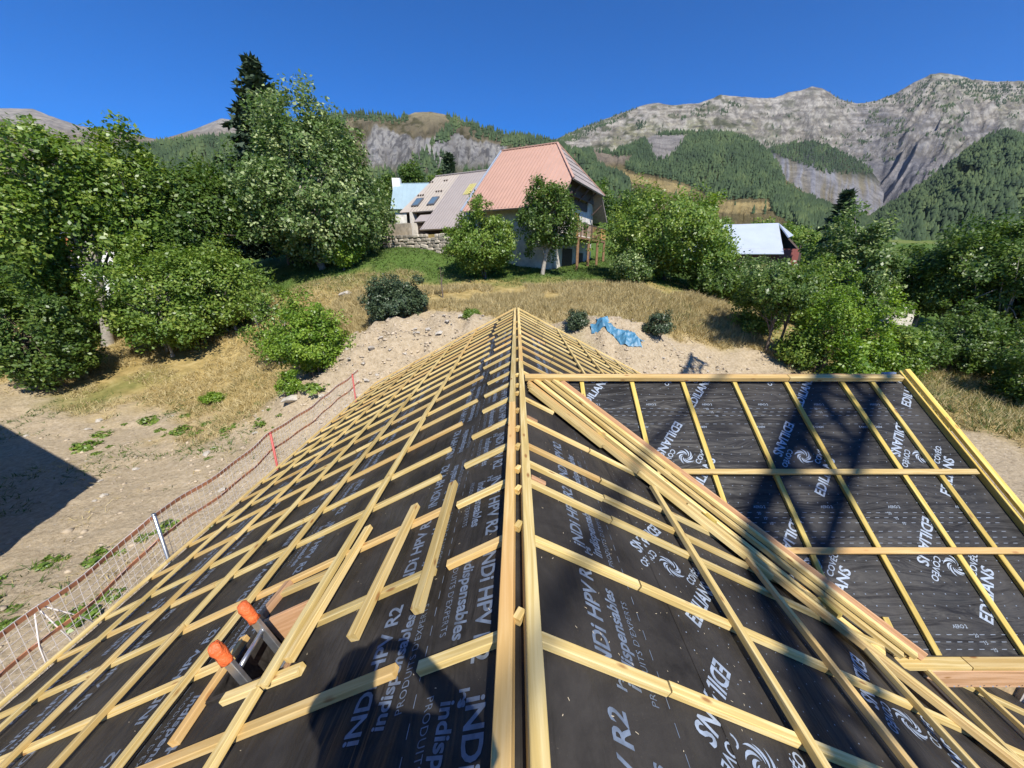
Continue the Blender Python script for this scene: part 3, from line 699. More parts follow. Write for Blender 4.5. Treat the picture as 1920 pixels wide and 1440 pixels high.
L.new(fm.outputs[0], b.inputs['Base Color']); b.inputs['Roughness'].default_value = .95; b.inputs['Specular IOR Level'].default_value = .1
bp = N(nt, 'ShaderNodeBump', Strength=.9, Distance=.12); a4 = nz_(6., 8., .75); L.new(a4.outputs[0], bp.inputs['Height']); L.new(bp.outputs[0], b.inputs['Normal'])
M['earth'] = m
V = np.stack([GX, GY, GZ], -1).reshape(-1, 3)
tag(link('ground', npmesh('ground', V, gridfaces(len(gx), len(gy)), {'Col': colr}), None, M['earth'], smooth=True), kind='structure')
def gz1(x, y): return float(ground_z(np.array([x]), np.array([y]))[0])
# ---------------------------------------------------------------- mountains
m, nt, b = mat('mountain_ground'); L = nt.links
at_ = N(nt, 'ShaderNodeAttribute', attribute_name='Col'); tc = N(nt, 'ShaderNodeTexCoord')
nz1 = N(nt, 'ShaderNodeTexNoise', Scale=.02, Detail=9., Roughness=.7); L.new(tc.outputs['Object'], nz1.inputs['Vector'])
rr1 = ramp(nt, [(.3, (.5, .5, .52)), (.7, (1.4, 1.38, 1.34))]); L.new(nz1.outputs[0], rr1.inputs[0])
mm = N(nt, 'ShaderNodeMixRGB', blend_type='MULTIPLY'); mm.inputs[0].default_value = 1.; L.new(at_.outputs['Color'], mm.inputs[1]); L.new(rr1.outputs[0], mm.inputs[2])
L.new(mm.outputs[0], b.inputs['Base Color']); b.inputs['Roughness'].default_value = 1.; b.inputs['Specular IOR Level'].default_value = .05
nz2 = N(nt, 'ShaderNodeTexNoise', Scale=.05, Detail=8., Roughness=.75); L.new(tc.outputs['Object'], nz2.inputs['Vector'])
bp = N(nt, 'ShaderNodeBump', Strength=1., Distance=26.); L.new(nz2.outputs[0], bp.inputs['Height']); L.new(bp.outputs[0], b.inputs['Normal'])
M['mountain'] = m
TAN, GREY, MARL, GRASS, GOLD, WOODS = [np.array(c) for c in ((.30, .25, .16), (.36, .335, .30), (.17, .17, .185), (.16, .165, .07), (.50, .39, .18), (.022, .04, .018))]
def prof(pts, x): return np.interp(x, [p[0] for p in pts], [p[1] for p in pts])
class Layer: pass
def layer(name, sky_, base, Dc, Db, nu, nv, paint, amp=.05, gl=14., seed=0, shape=1.0, jag=1.5, shear=None, vf=1.1, terr=0.):
    """hill or mountain: crest line, foot line, gullied face between them and a back slope behind"""
    x0, x1 = sky_[0][0], sky_[-1][0]; px = np.linspace(x0, x1, nu); vv = np.concatenate([np.linspace(-.25, 1, nv), [1.15, 1.5, 2.]])
    cr = prof(sky_, px) + (fbm(px * .09, px * 0, 4, seed + 3) - .47) * jag * 2.2; ba = prof(base, px)
    Dcv = Dc if np.isscalar(Dc) else prof(Dc, px); Dbv = Db if np.isscalar(Db) else prof(Db, px)
    def tan_(py):
        v = (CY - py) / F_PX; return (-sP + cP * v) / (cP + sP * v), 1 / (cP + sP * v)
    tc_, kc = tan_(cr); tb_, kb = tan_(ba)
    U = (px - CX) / F_PX
    PX, VV = np.meshgrid(px, vv); v01 = np.clip(VV, -.25, 1)
    Y = Dbv + (Dcv - Dbv) * np.where(VV > 1, 1 + (VV - 1) * .8, VV)
    Zc, Zb = Dcv * tc_, Dbv * tb_
    sv = np.where(v01 > 0, np.sign(v01) * np.abs(v01) ** shape, v01)
    if terr:
        wq = 2 * np.pi * 6 * (sv + .1 * fbm(PX / 70., VV * 2, 3, seed + 70)); sv = sv + terr * np.sin(wq) / (2 * np.pi * 6) * sstep(.15, .4, VV) * sstep(1., .9, VV) * sstep(.3, .55, fbm(PX / 90., VV * 2, 3, seed + 71))
    Z = Zb + (Zc - Zb) * sv
    Z = np.where(VV > 1, Zc - (Zc - Zb) * (VV - 1) * .9, Z)
    kx = kb + (kc - kb) * np.clip(v01, 0, 1); X = U * kx * Y
    env = np.clip(np.minimum(1, (1 - np.clip(VV, 0, 1)) * 3.5 + .05), 0, 1)
    H = np.abs(Zc - Zb).mean(); PS = PX - (shear(PX) * VV if shear else 0)
    g = ridged(PS / gl + 1.1 * fbm(PX / 40., VV * 4, 3, seed + 9), VV * vf + PX / 260., 5, seed) - .52
    g2 = fbm(PX / 55., VV * 2.2, 4, seed + 5) - .47
    Z = Z + env * H * (amp * 1.7 * g + amp * 2.6 * g2) + env * H * amp * .5 * (ridged(PS / gl * 2.7, VV * 5, 3, seed + 30) - .5)
    Vt = np.stack([X, Y, Z], -1).reshape(-1, 3)
    qx, qy = pxy(Vt); C = paint(qx, qy, g.ravel(), g2.ravel(), np.clip(VV, 0, 1).ravel())
    o = tag(link(name, npmesh(name, Vt, gridfaces(nu, len(vv)), {'Col': C}), None, M['mountain'], smooth=True), kind='structure')
    lay = Layer(); lay.V = Vt.reshape(len(vv), nu, 3); lay.nu = nu; lay.nv = nv; lay.o = o; return lay
def mixc(a, b_, t): return a + (b_ - a) * np.clip(t, 0, 1)[:, None]
def conifers(name, lay, n, maskf, hgt, seed, label, vmax=1.0, wid=.27):
    """a far wood: many small conifers standing on a layer"""
    rg = np.random.default_rng(seed); u = rg.uniform(0, lay.nu - 1.001, n); v = rg.uniform(0, (lay.nv - 1) * vmax, n)
    iu, iv = u.astype(int), v.astype(int); fu, fv = (u - iu)[:, None], (v - iv)[:, None]; G = lay.V
    P = (G[iv, iu] * (1 - fu) + G[iv, iu + 1] * fu) * (1 - fv) + (G[iv + 1, iu] * (1 - fu) + G[iv + 1, iu + 1] * fu) * fv
    qx, qy = pxy(P); k = maskf(qx + rg.normal(0, 2.5, n), qy + rg.normal(0, 1.6, n)); P = P[k]; n = len(P)
    if not n: return
    h = hgt * rg.uniform(.4, 1.3, n); r = h * wid * rg.uniform(.8, 1.35, n); sg = 5
    th = np.arange(sg) * 2 * np.pi / sg; V = np.zeros((n, 2 * sg + 2, 3)); ro = rg.uniform(0, 6.28, n)
    for k2 in range(sg):
        for t, (zz, rs) in enumerate(((.02, 1.), (.42, .72))):
            jit = rg.uniform(.75, 1.2, n)
            V[:, t * sg + k2, 0] = P[:, 0] + np.cos(th[k2] + ro) * r * rs * jit; V[:, t * sg + k2, 1] = P[:, 1] + np.sin(th[k2] + ro) * r * rs * jit
            V[:, t * sg + k2, 2] = P[:, 2] + h * (zz + rg.uniform(-.03, .03, n)) - .5
    V[:, -2] = P + np.stack([0 * h, 0 * h, h * .66], 1); V[:, -1] = P + np.stack([rg.normal(0, .02, n) * h, 0 * h, h], 1)
    f = []
    for k2 in range(sg):
        f.append((k2, (k2 + 1) % sg, 2 * sg)); f.append((sg + k2, sg + (k2 + 1) % sg, 2 * sg + 1))
    Fq = (np.array(f)[None] + (np.arange(n) * (2 * sg + 2))[:, None, None]).reshape(-1, 3)
    tq, tw = pxy(P); tint = np.repeat(np.clip(rg.uniform(0, 1, n) * .45 + 1.5 * (fbm(tq * .035, tw * .06, 4, seed + 3) - .3), 0, 1), 2 * sg + 2)
    tag(link(name, npmesh(name, V.reshape(-1, 3), Fq, {'tint': tint}), None, M['needles_far']), label, 'forest', kind='stuff')
def leafmat(name, c0, c1, c2, trans=.35, rough=.42):
    m, nt, b = mat(name); L = nt.links; a = N(nt, 'ShaderNodeAttribute', attribute_name='tint')
    r = ramp(nt, [(0., c0), (.55, c1), (1., c2)]); L.new(a.outputs['Fac'], r.inputs[0]); L.new(r.outputs[0], b.inputs['Base Color'])
    b.inputs['Roughness'].default_value = rough; b.inputs['Specular IOR Level'].default_value = .5
    tr = N(nt, 'ShaderNodeBsdfTranslucent'); hs = N(nt, 'ShaderNodeHueSaturation', Saturation=1.15, Value=1.25); L.new(r.outputs[0], hs.inputs['Color']); L.new(hs.outputs[0], tr.inputs[0])
    mx = N(nt, 'ShaderNodeMixShader'); mx.inputs[0].default_value = trans; L.new(b.outputs[0], mx.inputs[1]); L.new(tr.outputs[0], mx.inputs[2])
    L.new(mx.outputs[0], nt.nodes['Material Output'].inputs['Surface']); return m
M['needles_far'] = leafmat('far_needles', (.024, .046, .018), (.045, .078, .028), (.085, .12, .04), .1, .9)

# far bare summits on the left
def paintA(x, y, g, g2, v): return mixc(mixc(np.tile(GREY, (len(x), 1)), np.array((.40, .36, .31)), g2 * 3 + .5), np.array((.27, .23, .17)), sstep(235, 260, y))
layer('far_summit', [(-520, 250), (-300, 215), (-120, 208), (0, 203), (62, 204), (92, 217), (150, 236), (230, 247), (300, 262), (360, 244), (415, 222), (440, 226), (520, 250), (620, 300)],
      [(-520, 330), (620, 340)], 2600, 1500, 260, 50, paintA, .04, 26, 60, jag=.5)
# left brown shoulder
def paintA2(x, y, g, g2, v): return mixc(np.tile(np.array((.25, .20, .14)), (len(x), 1)), GREY, g * 2)
layer('brown_hill', [(-600, 180), (-200, 205), (0, 224), (50, 243), (120, 262), (260, 300), (400, 330)], [(-600, 330), (400, 350)], 1300, 700, 160, 40, paintA2, .05, 20, 61)
# hill behind the farmhouse: wooded crest, tan grass and grey marl gullies
skyB = [(120, 300), (250, 276), (330, 264), (430, 258), (560, 232), (650, 212), (700, 216), (745, 222), (778, 211), (805, 209), (832, 214), (880, 232), (940, 250), (1000, 259), (1045, 270), (1110, 300), (1180, 345)]
def paintB(x, y, g, g2, v):
    c = mixc(np.tile(np.array((.28, .24, .155)), (len(x), 1)), np.array((.46, .39, .24)), sstep(235, 212, y) * sstep(740, 780, x) * sstep(900, 840, x))
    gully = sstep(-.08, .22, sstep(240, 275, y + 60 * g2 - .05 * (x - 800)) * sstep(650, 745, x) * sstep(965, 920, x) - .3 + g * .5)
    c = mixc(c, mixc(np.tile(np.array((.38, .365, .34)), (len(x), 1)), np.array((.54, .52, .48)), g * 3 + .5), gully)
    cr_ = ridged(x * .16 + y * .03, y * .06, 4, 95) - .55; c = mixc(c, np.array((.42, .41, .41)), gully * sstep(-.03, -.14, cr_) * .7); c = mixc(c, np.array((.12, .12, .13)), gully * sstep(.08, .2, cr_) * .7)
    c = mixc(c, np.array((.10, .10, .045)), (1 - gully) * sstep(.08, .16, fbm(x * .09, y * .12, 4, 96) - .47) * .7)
    c = mixc(c, GRASS, sstep(300, 325, y + 20 * g2) * .8); return mixc(c, WOODS, sstep(640, 600, x) * .8)
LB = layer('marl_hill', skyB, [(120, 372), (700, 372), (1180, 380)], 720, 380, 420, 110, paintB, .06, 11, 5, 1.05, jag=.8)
# main range on the right
skyC = [(980, 300), (1030, 268), (1060, 252), (1100, 236), (1150, 217), (1210, 196), (1235, 193), (1262, 197), (1312, 193), (1338, 184), (1352, 177), (1375, 180), (1420, 183), (1450, 184), (1478, 174), (1505, 168), (1522, 163), (1540, 165), (1556, 174), (1575, 186), (1603, 194), (1640, 190), (1680, 174), (1718, 152), (1745, 140), (1765, 136), (1790, 140), (1822, 149), (1870, 153), (1920, 152), (2050, 145), (2300, 170)]
def paintC(x, y, g, g2, v):
    c = mixc(np.tile(np.array((.35, .315, .25)), (len(x), 1)), np.array((.42, .39, .34)), g * 2.2 + .35)
    c = mixc(c, GRASS * 1.5, sstep(.02, .12, g2) * sstep(210, 235, y) * .6 * sstep(1560, 1400, x))
    marl = sstep(-.1, .25, (y - 195 - .12 * (x - 1600)) / 60 + .9 * g2) * sstep(1560, 1630, x)
    c = mixc(c, mixc(np.tile(np.array((.195, .19, .20)), (len(x), 1)), np.array((.29, .28, .28)), g * 2.6 + .45), marl)
    c = mixc(c, GRASS * 1.2, sstep(.08, .16, g2 - .1 * g) * sstep(1600, 1700, x) * .45)
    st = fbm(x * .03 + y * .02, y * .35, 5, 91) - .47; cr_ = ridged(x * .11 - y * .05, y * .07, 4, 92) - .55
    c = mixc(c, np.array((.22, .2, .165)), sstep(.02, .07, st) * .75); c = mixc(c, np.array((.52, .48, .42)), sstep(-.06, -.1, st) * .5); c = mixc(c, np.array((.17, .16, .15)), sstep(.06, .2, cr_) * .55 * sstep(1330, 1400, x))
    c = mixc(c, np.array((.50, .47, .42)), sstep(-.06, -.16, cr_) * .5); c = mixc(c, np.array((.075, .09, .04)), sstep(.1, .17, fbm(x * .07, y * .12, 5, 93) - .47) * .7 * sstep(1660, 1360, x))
    return mixc(c, mixc(np.tile(MARL * 1.3, (len(x), 1)), np.array((.33, .31, .30)), g * 2.5 + .4), sstep(285, 310, y + 30 * g2) * sstep(1380, 1440, x))
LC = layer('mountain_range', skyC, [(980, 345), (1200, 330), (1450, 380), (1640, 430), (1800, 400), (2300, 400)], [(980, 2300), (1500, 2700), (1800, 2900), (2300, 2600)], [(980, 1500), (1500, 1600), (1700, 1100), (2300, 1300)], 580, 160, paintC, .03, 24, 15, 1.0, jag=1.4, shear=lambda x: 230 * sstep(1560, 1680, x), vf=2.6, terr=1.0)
# wooded spur below the second summit
skyE = [(1385, 330), (1420, 292), (1450, 274), (1490, 268), (1530, 266), (1560, 276), (1592, 292), (1622, 309), (1650, 330), (1672, 360), (1690, 395)]
def paintE(x, y, g, g2, v):
    c = mixc(np.tile(np.array((.27, .24, .17)), (len(x), 1)), MARL * 1.9, g * 3 + .2); return mixc(c, WOODS, sstep(325, 300, y - .25 * (x - 1530)) * .8)
LE = layer('gullied_spur', skyE, [(1385, 380), (1690, 430)], 1750, 1150, 200, 70, paintE, .028, 12, 33)
# big wooded spur in the middle with golden hay meadows below
skyD = [(960, 312), (1010, 300), (1060, 287), (1110, 280), (1150, 285), (1190, 268), (1230, 252), (1270, 247), (1320, 246), (1370, 250), (1410, 262), (1440, 284), (1457, 306), (1475, 338), (1510, 362), (1560, 388), (1640, 415), (1720, 440)]
def paintD(x, y, g, g2, v):
    c = mixc(np.tile(np.array((.24, .20, .10)), (len(x), 1)), np.array((.36, .335, .31)), sstep(1195, 1215, x) * sstep(1300, 1275, x) * sstep(318, 295, y))
    c = mixc(c, np.array((.3, .25, .19)), sstep(1195, 1170, x) * sstep(1095, 1120, x) * sstep(315, 300, y))
    gold = inpoly(x, y, [(1085, 306), (1150, 318), (1200, 330), (1265, 343), (1300, 356), (1285, 368), (1220, 350), (1160, 336), (1090, 322)]) | inpoly(x, y, [(1338, 376), (1380, 380), (1440, 378), (1452, 386), (1430, 398), (1400, 402), (1345, 398)])
    c = mixc(c, GOLD * 1.05, gold * 1.)
    return mixc(c, WOODS, wD(x, y) * .85)
POLY_D = [[(1290, 252), (1330, 245), (1370, 247), (1410, 262), (1440, 285), (1457, 305), (1468, 345), (1500, 365), (1478, 386), (1430, 370), (1370, 374), (1330, 368), (1290, 345), (1240, 331), (1190, 323), (1172, 315), (1195, 300), (1200, 278), (1212, 266), (1222, 282), (1226, 302), (1246, 300), (1264, 286), (1284, 262)],
          [(1220, 252), (1260, 240), (1290, 240), (1300, 250), (1250, 254)], [(990, 305), (1060, 286), (1110, 280), (1116, 296), (1110, 312), (1060, 312)], [(1116, 284), (1150, 286), (1190, 268), (1212, 258), (1205, 282), (1196, 300), (1172, 312), (1192, 290), (1160, 292)],
          [(1440, 372), (1520, 370), (1600, 405), (1700, 436), (1700, 470), (1560, 450), (1500, 425), (1452, 402)]]
def wD(x, y):
    r = np.zeros(x.shape, bool)
    for p in POLY_D: r |= inpoly(x, y, p)
    return r
LD = layer('wooded_spur', skyD, [(960, 395), (1300, 400), (1460, 425), (1720, 470)], [(960, 900), (1300, 1350), (1720, 800)], [(960, 480), (1300, 560), (1720, 420)], 460, 120, paintD, .035, 16, 44, 1.0, jag=.7)
# near wooded slope on the right
skyF = [(1560, 455), (1610, 425), (1650, 395), (1700, 362), (1745, 335), (1790, 300), (1830, 268), (1860, 252), (1888, 247), (1920, 255), (1980, 240), (2100, 215), (2400, 230)]
def paintF(x, y, g, g2, v): return mixc(mixc(np.tile(WOODS, (len(x), 1)), np.array((.05, .075, .025)), g2 * 4 + .3), MARL * 1.4, sstep(.1, .2, g2) * sstep(1760, 1700, x))
LF = layer('near_wooded_slope', skyF, [(1560, 480), (1800, 470), (2400, 460)], 850, 300, 260, 80, paintF, .05, 22, 52)
conifers('spur_forest', LD, 28000, wD, 9.5, 1, 'dark conifer forest covering the rounded spur below the summits')
conifers('meadow_trees', LD, 900, lambda x, y: (y > 300) & (noise(x * .06, y * .09, 8) > .55), 9, 2, 'scattered trees among the golden hay meadows')
conifers('slope_forest', LF, 16000, lambda x, y: noise(x * .03, y * .04, 4) > .12, 7.5, 3, 'dense dark forest on the near slope beside the gorge', wid=.34)
conifers('ridge_forest', LC, 40000, lambda x, y: inpoly(x, y, [(1040, 270), (1060, 254), (1100, 236), (1160, 214), (1195, 202), (1165, 224), (1120, 245), (1080, 264)]) | inpoly(x, y, [(1290, 212), (1330, 194), (1338, 206), (1300, 217)]) | inpoly(x, y, [(1345, 210), (1370, 190), (1392, 202), (1350, 216)])
         | ((x > 1560) & (noise(x * .045 + y * .03, y * .11, 21) > .74) & (y < 330)) | ((x < 1560) & (noise(x * .05, y * .13, 22) > .8) & (y > 215)) | (inpoly(x, y, [(1600, 198), (1640, 192), (1690, 172), (1740, 150), (1745, 165), (1700, 190), (1650, 205)]) & (noise(x * .15, y * .2, 3) > .45)) | (inpoly(x, y, [(1700, 195), (1760, 150), (1840, 155), (1925, 158), (1930, 198), (1870, 192), (1830, 186), (1780, 200), (1730, 205)]) & (noise(x * .1, y * .14, 6) > .42)), 11, 4, 'patches of dark forest clinging to the high rocky ridge')
conifers('gully_forest', LE, 6000, lambda x, y: (y < 300 + .35 * (x - 1480)) & (x > 1440) & (x < 1640) & (y < 325), 12, 5, 'dark wood capping the gullied spur below the second summit')
def wB(x, y):
    cr = prof(skyB, x); return ((y < cr + 11) & ((x < 765) | (x > 838))) | ((x < 640) & (y < 320)) | inpoly(x, y, [(768, 300), (800, 288), (840, 296), (850, 330), (775, 335)]) | inpoly(x, y, [(838, 236), (868, 228), (845, 262), (800, 280)]) | ((x > 880) & (y < cr + 22)) | ((y > 322) & (noise(x * .05, y * .05, 2) > .35))
conifers('crest_forest', LB, 14000, wB, 8.5, 6, 'dark conifers lining the crest of the marl hill')

# the air of the valley
hz = box('haze', (-4600, -4600, -420), (4600, 4600, 1560), None); hz.data.materials.clear(); tag(hz, 'thin blue air between the roof and the far mountains', 'haze', kind='stuff')
hm = bpy.data.materials.new('air'); hm.use_nodes = True; hn = hm.node_tree; hn.nodes.remove(hn.nodes['Principled BSDF']); hv = hn.nodes.new('ShaderNodeVolumePrincipled')
hv.inputs['Color'].default_value = (.78, .87, 1, 1); hv.inputs['Density'].default_value = .000022; hv.inputs['Anisotropy'].default_value = .2
hn.links.new(hv.outputs[0], hn.nodes['Material Output'].inputs['Volume']); hz.data.materials.append(hm)
# ---------------------------------------------------------------- trees, shrubs and grass
M['leaf'] = leafmat('broad_leaves', (0.075, 0.143, 0.021), (0.163, 0.256, 0.042), (0.347, 0.408, 0.082))
M['leaf_dark'] = leafmat('dark_leaves', (0.047, 0.095, 0.020), (0.098, 0.167, 0.032), (0.217, 0.284, 0.059))
M['leaf_pale'] = leafmat('silver_backed_leaves', (0.061, 0.125, 0.027), (0.135, 0.208, 0.056), (0.604, 0.672, 0.325))
M['leaf_bright'] = leafmat('bright_leaves', (0.081, 0.167, 0.017), (0.179, 0.293, 0.032), (0.326, 0.429, 0.059))
M['broom'] = leafmat('broom_twigs', (0.034, 0.058, 0.027), (0.068, 0.102, 0.048), (0.128, 0.170, 0.076), .15)
M['needles'] = leafmat('spruce_needles', (0.018, 0.039, 0.018), (0.038, 0.068, 0.030), (0.075, 0.112, 0.045), .1, .7)
M['bark'] = plain('bark', (.13, .10, .075), .95, 0, .3, 8, .8, 30)
M['bark_pale'] = plain('pale_bark', (.30, .27, .23), .95, 0, .3, 8, .6, 30)

def leaves(cent, rad, per, size, rg, up=.35, ctr=None, asp=1.65, flat=1.0):
    """quads spread through small clumps; returns V, F, tint"""
    n = len(cent); k = np.repeat(np.arange(n), per); m_ = len(k)
    off = rg.normal(0, 1, (m_, 3)); off /= np.maximum(np.linalg.norm(off, axis=1, keepdims=True), 1e-6); off *= (rg.uniform(0, 1, m_) ** .45)[:, None] * rad[k][:, None]
    off[:, 2] *= flat
    c = cent[k] + off
    out = c - (ctr if ctr is not None else cent.mean(0)); out /= np.maximum(np.linalg.norm(out, axis=1, keepdims=True), 1e-6)
    nr_ = rg.normal(0, 1, (m_, 3)) * .75 + out * .7 + np.array((0, 0, up * 2)); nr_ /= np.linalg.norm(nr_, axis=1, keepdims=True)
    a = np.cross(nr_, rg.normal(0, 1, (m_, 3))); a /= np.maximum(np.linalg.norm(a, axis=1, keepdims=True), 1e-6); b_ = np.cross(nr_, a)
    s = size * rg.uniform(.6, 1.35, m_); a *= (s * asp / 2)[:, None]; b_ *= (s / 2)[:, None]
    dn = nr_ * (s * .18)[:, None]
    V = np.stack([c - a, c + b_ - dn, c + a, c - b_ - dn], 1).reshape(-1, 3)
    Fq = np.arange(m_ * 4).reshape(-1, 4)
    ct = rg.uniform(0, 1, n)[k] * .45 + rg.uniform(0, 1, m_) * .55
    return V, Fq, np.repeat(ct, 4)
def limb(V, Fc, pts, rs, seg=6):
    pts = [np.array(p, float) for p in pts]; n = len(pts); i0 = len(V)
    for i, p in enumerate(pts):
        d = pts[min(i + 1, n - 1)] - pts[max(i - 1, 0)]; d = d / (np.linalg.norm(d) + 1e-9)
        a = np.cross(d, (0.3, .9, .1)); a /= np.linalg.norm(a) + 1e-9; b_ = np.cross(d, a)
        for k in range(seg):
            t = 2 * math.pi * k / seg; V.append(p + (a * math.cos(t) + b_ * math.sin(t)) * rs[i])
    for i in range(n - 1):
        for k in range(seg): Fc.append((i0 + i * seg + k, i0 + i * seg + (k + 1) % seg, i0 + (i + 1) * seg + (k + 1) % seg, i0 + (i + 1) * seg + k))
def tree(name, label, cat, base, h, wx, mt, seed, trunk=.25, cl=170, per=60, size=.17, crad=.5, wy=None, lean=(0, 0), bark='bark', group=None, shell=.5, lumps=.35, tr=None, stems=1, up=.35, flat=1., egg=0., shoots=.13):
    """tapered trunk, limbs reaching into a crown of leaf clumps. h, wx in metres; trunk = bare fraction of the height"""
    per = int(per * 1.3); size *= .7
    rg = np.random.default_rng(seed); wy = wy or wx; root = empty(name, base); tag(root, label, cat, group)
    c0 = np.array((lean[0] * .6, lean[1] * .6, h * (trunk + (1 - trunk) / 2))); R = np.array((wx / 2, wy / 2, h * (1 - trunk) / 2))
    d = rg.normal(0, 1, (cl * 3, 3)); d /= np.linalg.norm(d, axis=1, keepdims=True)
    if trunk <= .06: c0[2] = h * .36; R = np.array((wx / 2, wy / 2, h * .64))
    az = np.arctan2(d[:, 1], d[:, 0]); lum = 1 - lumps * 1.25 + lumps * 1.95 * noise(az * 1.6 + seed, d[:, 2] * 2.4 + 5, seed) ** 1.0
    rr_ = (shell + (1 - shell) * rg.uniform(0, 1, cl * 3) ** .55) * np.minimum(lum, 1.12); sh_ = (rg.uniform(0, 1, cl * 3) < shoots) & (d[:, 2] > -.3); rr_ = np.where(sh_, rr_ * rg.uniform(1.02, 1.2, cl * 3), rr_)
    taper = 1 - egg * d[:, 2:3]
    cent = c0 + d * rr_[:, None] * np.maximum(R - crad * .7, .15) * np.concatenate([taper, taper, np.ones_like(taper)], 1)
    if trunk <= .06: cent[:, 2] = np.where(cent[:, 2] < c0[2], c0[2] - (c0[2] - cent[:, 2]) * .56, cent[:, 2])
    keep = rg.uniform(0, 1, cl * 3).argsort()[:cl]; cent = cent[keep]
    cent = cent[cent[:, 2] > h * .02]
    V, Fq, tint = leaves(cent, crad * rg.uniform(.6, 1.25, len(cent)), per, size, rg, up, c0, flat=flat)
    cr = link('crown', npmesh('crown', V, Fq, {'tint': tint}), root, M[mt])
    TV, TF = [], []; r0 = tr or max(.05, h * .022)
    for s_ in range(stems):
        b0 = np.array((rg.normal(0, .12) * (stems > 1) * wx * .5, rg.normal(0, .12) * (stems > 1) * wx * .5, -.25)); top = c0 + np.array((rg.normal(0, .1) * wx, rg.normal(0, .1) * wx, h * .12))
        fork = b0 + (top - b0) * .5 + rg.normal(0, .05, 3) * h * .4
        rs = r0 / math.sqrt(stems)
        limb(TV, TF, [b0, b0 + (fork - b0) * .12, fork, top], [rs * 1.5, rs, rs * .75, rs * .25], 8)
        sel = rg.permutation(len(cent))[:max(8, int(34 / stems))]
        for j in sel:
            t = rg.uniform(.15, .85); st_ = fork + (top - fork) * t if rg.uniform() < .6 else b0 + (fork - b0) * rg.uniform(.55, 1)
            e = cent[j]; mid = (st_ + e) / 2 + np.array((0, 0, .06 * h)) * rg.uniform(-.3, 1) + rg.normal(0, .03, 3) * h
            limb(TV, TF, [st_, mid, e], [rs * .38, rs * .2, rs * .06], 5)
    link('trunk', mesh('trunk', TV, TF), root, M[bark], smooth=True)
    return root
def spruce(name, label, base, h, w_, seed, mt='needles', cat='conifer', size=.34, lean=0., group=None, sparse=1.):
    rg = np.random.default_rng(seed); root = tag(empty(name, base), label, cat, group); cs, TV, TF = [], [], []
    limb(TV, TF, [(0, 0, -.3), (lean * .5, 0, h * .5), (lean, 0, h)], [h * .018, h * .011, .01], 8)
    nw_ = int(26 * sparse)
    for i in range(nw_):
        t = .06 + .93 * i / nw_; z = h * t; L_ = w_ / 2 * (1 - t) ** .95 * rg.uniform(.7, 1.15) + .05
        for a in rg.uniform(0, 6.28) + np.arange(6) * 1.05 + rg.normal(0, .2, 6):
            l = L_ * rg.uniform(.6, 1.2); p0 = np.array((lean * t, 0, z)); e = p0 + np.array((math.cos(a) * l, math.sin(a) * l, -.16 * l + .1 * l * rg.uniform(-1, 1.6)))
            limb(TV, TF, [p0, e], [.03, .01], 4)
            for q in np.linspace(.3, 1, max(2, int(l / (size * .9)))): cs.append(p0 + (e - p0) * q + np.array((0, 0, -.06 * q)))
    cs = np.array(cs); V, Fq, tint = leaves(cs, np.full(len(cs), size * .75), 9, size * .8, rg, .25, np.array((lean * .5, 0, h * .4)), 2.6, .45)
    link('crown', npmesh('crown', V, Fq, {'tint': tint}), root, M[mt]); link('trunk', mesh('trunk', TV, TF), root, M['bark'])
    return root
def spot(px, Y, py=None):
    """foot of a plant: seen at px at distance Y, standing on the ground"""
    p = at(px, py if py else 560, Y); z = 0.
    for _ in range(6):
        q = at(px, 0, 1); k = (Y * cP - z * sP); x = (px - CX) / F_PX * k; z = gz1(x, Y)
    return Vector((x, Y, z))
def T_(name, label, cat, px, Y, ytop, wpx, mt, seed, **kw):
    b0 = spot(px, Y); tz = (at(px, ytop, Y)).z
    for _ in range(4):                       # the crown's middle, not the foot, is what stands at px
        d = Y * cP - (b0.z + (tz - b0.z) * .55) * sP; x = (px - CX) / F_PX * d; b0 = Vector((x, Y, gz1(x, Y)))
    h = tz - b0.z
    return tree(name, label, cat, b0, h, wpx * d / F_PX, mt, seed, **kw)
# left wood
gW = 'ash trees of the wood on the left'
T_('ash_tree', 'tall ash at the far edge of the wood, brown hillside beside its crown', 'tree', 30, 24, 236, 210, 'leaf', 1, trunk=.12, cl=300, per=62, size=.22, crad=.75, lumps=.5)
T_('ash_tree', 'ash tree with bare twigs showing, crown rising against the sky', 'tree', 130, 26, 200, 235, 'leaf', 2, trunk=.36, cl=230, per=50, size=.23, crad=.75, lumps=.6, bark='bark_pale')
T_('ash_tree', 'ash tree between the bare twigged ash and the silver leaved tree', 'tree', 262, 28, 222, 190, 'leaf', 3, trunk=.12, cl=300, per=60, size=.23, crad=.75, lumps=.5)
T_('maple_tree', 'shorter maple against the silver leaved tree, conifers on the ridge above', 'tree', 372, 30, 258, 190, 'leaf_dark', 4, trunk=.08, cl=300, per=60, size=.22, crad=.75, lumps=.45)
T_('whitebeam_tree', 'large rounded whitebeam with silver leaves below the tall spruce', 'tree', 582, 33, 152, 305, 'leaf_pale', 5, trunk=.03, cl=700, per=60, size=.225, crad=.8, shell=.5, lumps=.16, bark='bark_pale', egg=.06, shoots=.04)
b0 = spot(546, 40); spruce('spruce_tree', 'tall dark spruce standing above the whitebeam against the sky', b0, at(480, 95, 40).z - b0.z, 14, 6, size=.46, lean=-.5, sparse=1.3)
T_('hazel_shrub', 'dark leafy shrub at the foot of the wood beside dry grass', 'shrub', 40, 20, 470, 190, 'leaf_dark', 7, trunk=.0, cl=200, per=60, size=.16, crad=.55, stems=4)
